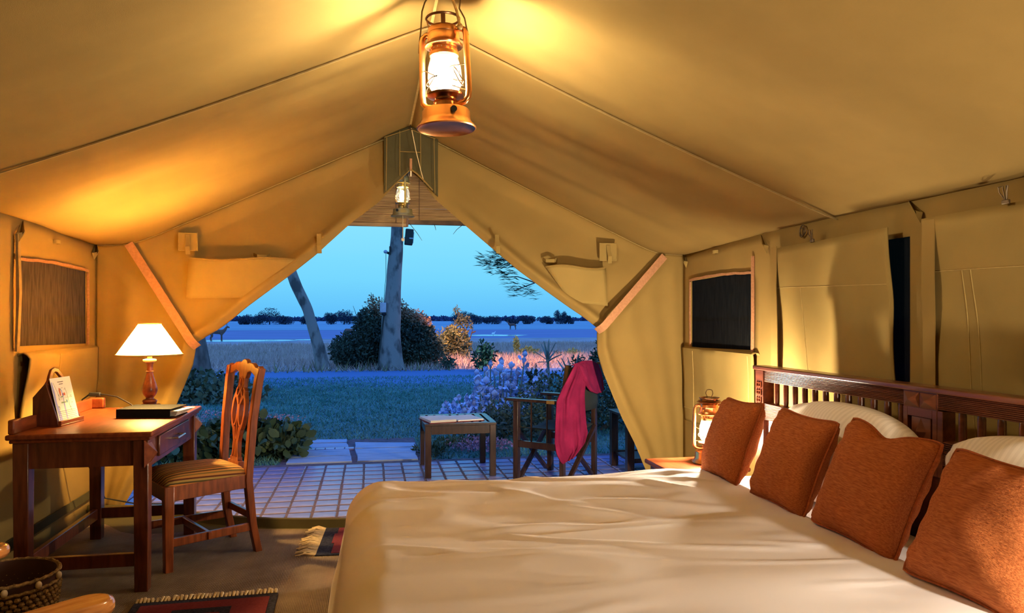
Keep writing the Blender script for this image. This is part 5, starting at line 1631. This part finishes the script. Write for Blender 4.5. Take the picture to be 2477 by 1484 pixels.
npmesh('foliage', twigleaves([((2.60, 12.0, 2.24), .40, 130), ((2.95, 12.0, 2.22), .6, 200), ((2.78, 12.0, 2.08), .5, 110), ((2.95, 12.0, 1.93), .3, 60), ((3.12, 12.0, 1.72), .45, 100), ((3.3, 12.0, 2.3), .5, 90), ((3.45, 12.0, 1.66), .2, 12)]), 4, 'leaf_dark', tr, 'stuff')
leaves('crown', 'leaf_dark', tr, [(-.2, 0, 4.1, 1.6, 1.5, .7)], 3000, .16, .4)

# ------------------------------------------------------------------ patio furniture
tb = thing('patio_table', 'square slatted wooden table on the patio with papers on it', 'table', (.712, 6.205, 0))
hx, hy, th = .285, .30, .412
def T(name, m, f, **k_):
    mb = MB(); f(mb)
    return mb.build(name, m, tb, **k_)
for sx in (-1, 1):
    for sy in (-1, 1):
        T('leg', 'wood_out', lambda m: m.bb((sx * hx - sx * .05, sy * hy - sy * .05, .001), (sx * hx, sy * hy, th)), bevel=.003)
for s in (-1, 1):
    T('apron', 'wood_out', lambda m: m.bb((-hx + .052, s * hy - s * .008, th - .068), (hx - .052, s * hy - s * .032, th - .002)))
    T('apron', 'wood_out', lambda m: m.bb((s * hx - s * .008, -hy + .052, th - .068), (s * hx - s * .032, hy - .052, th - .002)))
    T('top_rail', 'wood_out', lambda m: m.bb((-hx - .003, s * hy + s * .003, th), (hx + .003, s * hy - s * .048, th + .018)), bevel=.002)
for i in range(9):
    x = -hx + .018 + i * (2 * hx - .036) / 8
    T('slat', 'wood_out', lambda m: m.bb((x - .024, -hy + .051, th + .002), (x + .024, hy - .051, th + .018)), bevel=.002)
bkk = thing('open_album', 'open ring binder with white sheets lying on the patio table', 'book', (.66, 6.12, th + .018), rad(13))
MB().bb((-.235, -.15, 0), (-.004, .16, .004)).build('cover', 'rug_red', bkk)
MB().bb((.004, -.15, 0), (.235, .16, .004)).build('cover', 'rug_red', bkk)
for i, s in enumerate((-1, 1)):
    m = MB()
    for q in range(5):
        m.box((s * .118 + .004 * (R.random() - .5), .005, .006 + q * (.0038 if s < 0 else .0018)), (.216, .30, .0022), Matrix.Rotation(rad(2 * (R.random() - .5)), 3, 'Z'))
    m.build('page_block', 'paper', bkk, kind='stuff')

# safari chair: folding frame, canvas seat and back
dc = thing('safari_chair', 'dark folding wooden safari chair with canvas seat on the patio', 'chair', (1.447, 5.722, 0), math.atan2(.7, -.71) - PI / 2)
# local +y = facing, +x = right
sw, sl = .255, .205
def Q(name, m, f, **k_):
    mb = MB(); f(mb)
    return mb.build(name, m, dc, **k_)
for s in (-1, 1):
    Q('front_post', 'wood_out', lambda m: m.bb((s * sw - .020, sl - .022, .001), (s * sw + .020, sl + .022, .625)), bevel=.003)
    Q('rear_post', 'wood_out', lambda m: m.path([(s * sw, -sl, .001), (s * sw, -sl, .60), (s * sw, -sl - .05, .92)], .036, .038, up=(0, 1, 0)), bevel=.003)
    Q('armrest', 'wood_out', lambda m: m.bb((s * sw - .032, -sl + .01, .625), (s * sw + .032, sl + .085, .647)), bevel=.005)
    Q('arm_band', 'brass', lambda m: m.bb((s * sw - .034, -sl + .05, .623), (s * sw + .034, -sl + .12, .6485)))
    Q('side_rail', 'wood_out', lambda m: m.bb((s * sw - .014, -sl, .27), (s * sw + .014, sl, .32)))
    for yy in (-.07, .07):
        Q('spindle', 'wood_out', lambda m: m.tube([(s * sw, yy, .31), (s * sw, yy, .63)], .007, 8))
for yy in (sl + .005, -sl - .005):
    for s in (-1, 1):
        Q('cross_leg', 'wood_out', lambda m: m.bar((s * (sw - .03), yy + s * .013, .02), (-s * (sw - .02), yy + s * .013, .41), .022, .036, up=(0, 1, 0)), bevel=.002)
Q('seat', 'green_cloth', lambda m: m.grid([[(lerp(-sw, sw, i / 12), lerp(-sl, sl + .02, j / 8), .425 - .035 * math.sin(PI * i / 12)) for j in range(9)] for i in range(13)]), solid=.006)
Q('back_canvas', 'green_cloth', lambda m: m.grid([[(lerp(-sw - .022, sw + .022, i / 12), -sl - .025 - .05 * (z - .6) / .32 - .03 * math.sin(PI * i / 12), z) for z in np.linspace(.55, .905, 7)] for i in range(13)]), solid=.006)

# pink shawl thrown over the chair back
sh_ = thing('shawl', 'bright pink woollen shawl hung over the safari chair back', 'shawl', (1.447, 5.722, .9), math.atan2(.7, -.71) - PI / 2)
# the fall on the chair's near side: rows from the top rail down, offsets along and across the view of the doorway
c_, s_ = math.cos(rad(10.8)), math.sin(rad(10.8))
def sp(lat, dep, z): return (lat * c_ + dep * s_, dep * c_ - lat * s_, z)
def drape(rows, amp, nf, seed):
    P = []
    for r, (a, b, z0, z1, d0, d1) in enumerate(rows):
        row = []
        for i in range(33):
            t = i / 32
            f = amp * (math.sin(t * nf * 2 * PI + seed + .9 * math.sin(r * .6)) + .6 * math.sin(t * nf * 3.3 * PI + r * .35 + seed * 3)) * (.55 + .45 * math.sin(t * 5 + r * .5)) * sst(0, .12, t) * sst(1, .88, t) * min(1, r / 3)
            row.append(sp(lerp(a, b, t), lerp(d0, d1, t) + f, lerp(z0, z1, t)))
        P.append(row)
    # densify rows
    P = np.array(P)
    T_ = np.linspace(0, len(rows) - 1, 36)
    Q_ = np.stack([np.stack([np.interp(T_, range(len(rows)), P[:, i, k_]) for k_ in range(3)], 1) for i in range(33)], 1)
    return [[tuple(p) for p in r] for r in Q_]
def dd(lat): return 5.415 + max(0, lat - .42) * 1.45
def rows_(rr): return [(a, b, z0, z1, dd(a), dd(b)) for a, b, z0, z1 in rr]
r1 = rows_([(.465, .56, .930, .935), (.43, .565, .87, .86), (.37, .555, .76, .775), (.325, .545, .66, .70), (.318, .55, .52, .58), (.312, .565, .36, .44), (.325, .575, .28, .40), (.355, .55, .22, .33), (.372, .46, .205, .25)])
MB().grid(drape(r1, .026, 3.5, .7)).move(Matrix.Rotation(-(math.atan2(.7, -.71) - PI / 2), 4, 'Z') @ Matrix.Translation((-1.447, -5.722, -.9))).build('hanging_fall', 'shawl', sh_, angle=180, solid=.008)
r2 = rows_([(.44, .53, .925, .95), (.455, .61, .93, .945), (.49, .665, .905, .915), (.525, .695, .83, .85), (.56, .715, .755, .775), (.60, .72, .71, .715), (.655, .71, .685, .69)])
MB().grid(drape(r2, .014, 2, 2.1)).move(Matrix.Rotation(-(math.atan2(.7, -.71) - PI / 2), 4, 'Z') @ Matrix.Translation((-1.447, -5.722, -.9))).build('shoulder_fold', 'shawl', sh_, angle=180, solid=.010)

# second little table at the right, mostly hidden by the door flap
t2_ = thing('side_table', 'dark side table with lower shelf, mostly hidden by the right door flap', 'table', (2.27, 5.95, 0))
for sx in (-.2, .2):
    for sy in (-.2, .2):
        MB().bb((sx - .03, sy - .03, .001), (sx + .03, sy + .03, .46)).build('leg', 'wood_out', t2_, bevel=.003)
MB().bb((-.24, -.24, .46), (.24, .24, .482)).build('table_top', 'wood_out', t2_, bevel=.003)
MB().bb((-.20, -.17, .10), (.20, .17, .118)).build('shelf', 'wood_out', t2_)
for yy in (-.2, .2):
    MB().bb((-.17, yy - .012, .09), (.17, yy + .012, .128)).build('rail', 'wood_out', t2_)
nk = thing('folded_napkin', 'small white folded paper at the corner of the hidden side table', 'paper', (2.07, 5.80, .482), .4)
MB().add([(-.04, -.03, .001), (.04, -.03, .001), (0, .04, .001), (0, 0, .035)], [(0, 1, 3), (1, 2, 3), (2, 0, 3), (2, 1, 0)]).build('paper_fold', 'paper', nk, angle=10)

# ------------------------------------------------------------------ far plain: trees, antelopes, bird
def blob(mb, c, r, seed, nu=9, nv=6):
    b = MB().ell((0, 0, 0), r, nu, nv)
    for p in b.v:
        pass
    b.v = [(c[0] + p[0] * (1 + .30 * nz(p[0] / r[0] * 1.6 + seed, p[1] / r[1] * 1.6, p[2] / r[2] * 1.6)), c[1] + p[1], c[2] + p[2] * (1 + .30 * nz(p[0] / r[0] * 2 + seed, seed, p[2] / r[2] * 2))) for p in b.v]
    mb.add(b.v, b.f)
RF = random.Random(3)
bl_ = []
for i in range(260):
    x = -190 + 2.0 * i + 2 * RF.random()
    h = 1.7 + .9 * RF.random() + .5 * math.sin(i * .23)
    bl_.append((x, 470 + 20 * RF.random(), -.95 + h * .5, 2.2 + 1.4 * RF.random(), 3, h * .62))
tag(leaves('tree_line', 'tree_far_hazed', None, bl_, 40000, 1.0, .9, -.95), 'dark band of forest along the whole horizon, tinted blue for haze', 'forest', kind='stuff')
far = [(610, 783, 7.0, 3.6), (652, 784, 9.0, 5.2), (690, 783, 6.0, 3.2), (590, 785, 3.5, 2.6), (745, 783, 5.0, 3.0), (800, 782, 4.0, 4.4), (833, 782, 6.5, 5.4), (1010, 782, 4.5, 4.6), (1120, 785, 8.0, 5.0), (1152, 785, 6.0, 4.2), (1190, 785, 6.5, 3.2), (1275, 784, 6.0, 3.4), (1322, 784, 5.0, 3.0), (1356, 783, 4.2, 5.4), (1375, 783, 3.5, 3.2), (1240, 784, 5.0, 2.4)]
lab = ['%s plain tree, number %d of the dark trees from the left along the far plain' % (a, i + 1) for i, a in enumerate(['low'] * 16)]
lab = ['broad low tree left of the tallest flat-topped one far out on the plain', 'flat-topped umbrella tree far out on the plain, left of the leaning trunk', 'low tree just right of the flat-topped umbrella tree on the far plain', 'smallest dark tree farthest left on the far plain, by the left door flap',
       'low tree behind the leaning trunk on the far plain', 'narrow tree between leaning trunk and round bush on the far plain', 'tall rounded tree on the far plain just left of the round bush', 'dark round tree crown showing above the right half of the round bush',
       'widest dark tree on the far plain, behind the forked bare twig', 'dark tree on the far plain joined to the right of the widest one', 'low scrubby tree on the far plain left of the standing antelope', 'broad low tree on the far plain right of the standing antelope',
       'small round tree left of the tall one by the right door flap', 'tall round tree on the far plain nearest the right door flap', 'short tree leaning against the tall one near the right door flap', 'low scrub on the far plain right behind the standing antelope']
for i, ((px, py, w, h), lb) in enumerate(zip(far, lab)):
    yy = 250
    p = at(px, py, yy)
    t = thing('plain_tree', lb, 'tree', (p[0], yy, -.94), 0, None)
    tb_ = [(w * .30 * math.cos(q * 2.4 + i), w * .2 * math.sin(q * 2.4), h * (.42 + .20 * math.sin(q * 1.7 + i)), w * .25, w * .22, h * .30) for q in range(7)]
    if i == 1:
        tb_.append((.3, 0, h * .96, w * .25, w * .22, h * .09))
    leaves('crown', 'tree_mid', t, tb_, 2600, .27, .9, .05)
    MB().tube([(0, 0, 0), (.1, 0, h * .3), (0, 0, h * .6)], [.25, .18, .12], 7).build('trunk', 'tree_mid', t)
def antelope(label, loc, rz, graze, s=1.0):
    t = thing('antelope', label, 'antelope', loc, rz)
    vs = [(0, 0, .92), (.32, 0, .96), (.62, 0, 1.0), (-.30, 0, .98), (-.55, 0, .95)]          # spine: mid, chest, shoulder, loin, rump
    rr = [.25, .27, .20, .23, .20]
    es = [(0, 1), (1, 2), (0, 3), (3, 4)]
    def chain(st, pts, rs):
        k0 = st
        for p, r in zip(pts, rs):
            vs.append(p); rr.append(r); es.append((k0, len(vs) - 1)); k0 = len(vs) - 1
    if graze:
        chain(2, [(.82, 0, .88), (1.0, 0, .55), (1.08, 0, .30), (1.20, 0, .12)], [.14, .11, .10, .055])
    else:
        chain(2, [(.78, 0, 1.20), (.88, 0, 1.42), (1.0, 0, 1.44), (1.18, 0, 1.36)], [.15, .11, .095, .055])
    for y in (-.13, .13):
        chain(1, [(.42, y, .68), (.42 + y * .3, y, .40), (.42 + y * .4, y, .10), (.45 + y * .4, y, .02)], [.10, .055, .042, .05])
        chain(4, [(-.50, y, .72), (-.46 - y * .3, y, .52), (-.58 - y * .3, y, .36), (-.55 - y * .3, y, .10), (-.52 - y * .3, y, .02)], [.13, .08, .052, .042, .05])
    chain(4, [(-.70, 0, .85), (-.74, 0, .60)], [.03, .025])
    me = bpy.data.meshes.new('body')
    me.from_pydata(vs, es, [])
    o = bpy.data.objects.new('body', me); COL.objects.link(o); o.parent = t
    me.materials.append(M['hide'])
    sk = o.modifiers.new('Skin', 'SKIN')
    lay = me.skin_vertices[0].data if len(me.skin_vertices) else None
    if lay is None:
        import bmesh
        bm = bmesh.new(); bm.from_mesh(me); bm.verts.layers.skin.verify(); bm.to_mesh(me); bm.free()
        lay = me.skin_vertices[0].data
    for i, r in enumerate(rr):
        lay[i].radius = (r, r)
        lay[i].use_root = (i == 0)
    su_ = o.modifiers.new('Subsurf', 'SUBSURF'); su_.levels = 1; su_.render_levels = 1
    hz_ = (1.03, .36) if graze else (.95, 1.50)
    for y in (-.05, .05):
        MB().tube([(hz_[0], y, hz_[1]), (hz_[0] - .06, y * 2.2, hz_[1] + .18), (hz_[0] + .02, y * 2.6, hz_[1] + .38)], [.025, .018, .006], 6).build('horn', 'horn', t)
        MB().ell((hz_[0] - .03, y * 2.6, hz_[1] - .02), (.03, .07, .04), 8, 5).build('ear', 'hide', t)
    MB().ell((-.66, 0, .84), (.07, .15, .17), 8, 6).build('rump_patch', 'hide_pale', t)
    t.scale = (s, s, s)
    return t
p = at(1240, 797, 134); antelope('dark antelope standing alone on the far plain beyond the pond', (p[0], 134, -.945), PI - .25, False, 1.0)
p = at(525, 815, 74); antelope('antelope beside the left door flap, below the horizon', (p[0], 74, -.97), .25, False, .95)
p = at(848, 812, 78); antelope('grazing antelope with lowered head, left of the round bush', (p[0], 78, -.97), PI - .7, True, .95)
p = at(1193, 812, 90)
bd = thing('white_bird', 'tiny white bird standing at the edge of the pond', 'bird', (p[0], 90, -.965))
MB().ell((0, 0, .30), (.20, .10, .11), 10, 6).tube([(.15, 0, .34), (.22, 0, .46), (.24, 0, .54), (.32, 0, .53)], [.05, .03, .035, .01], 7).build('body', 'white_bird', bd)
for y in (-.04, .04):
    MB().tube([(0, y, .22), (0, y, .0)], .012, 5).build('leg', 'black', bd)
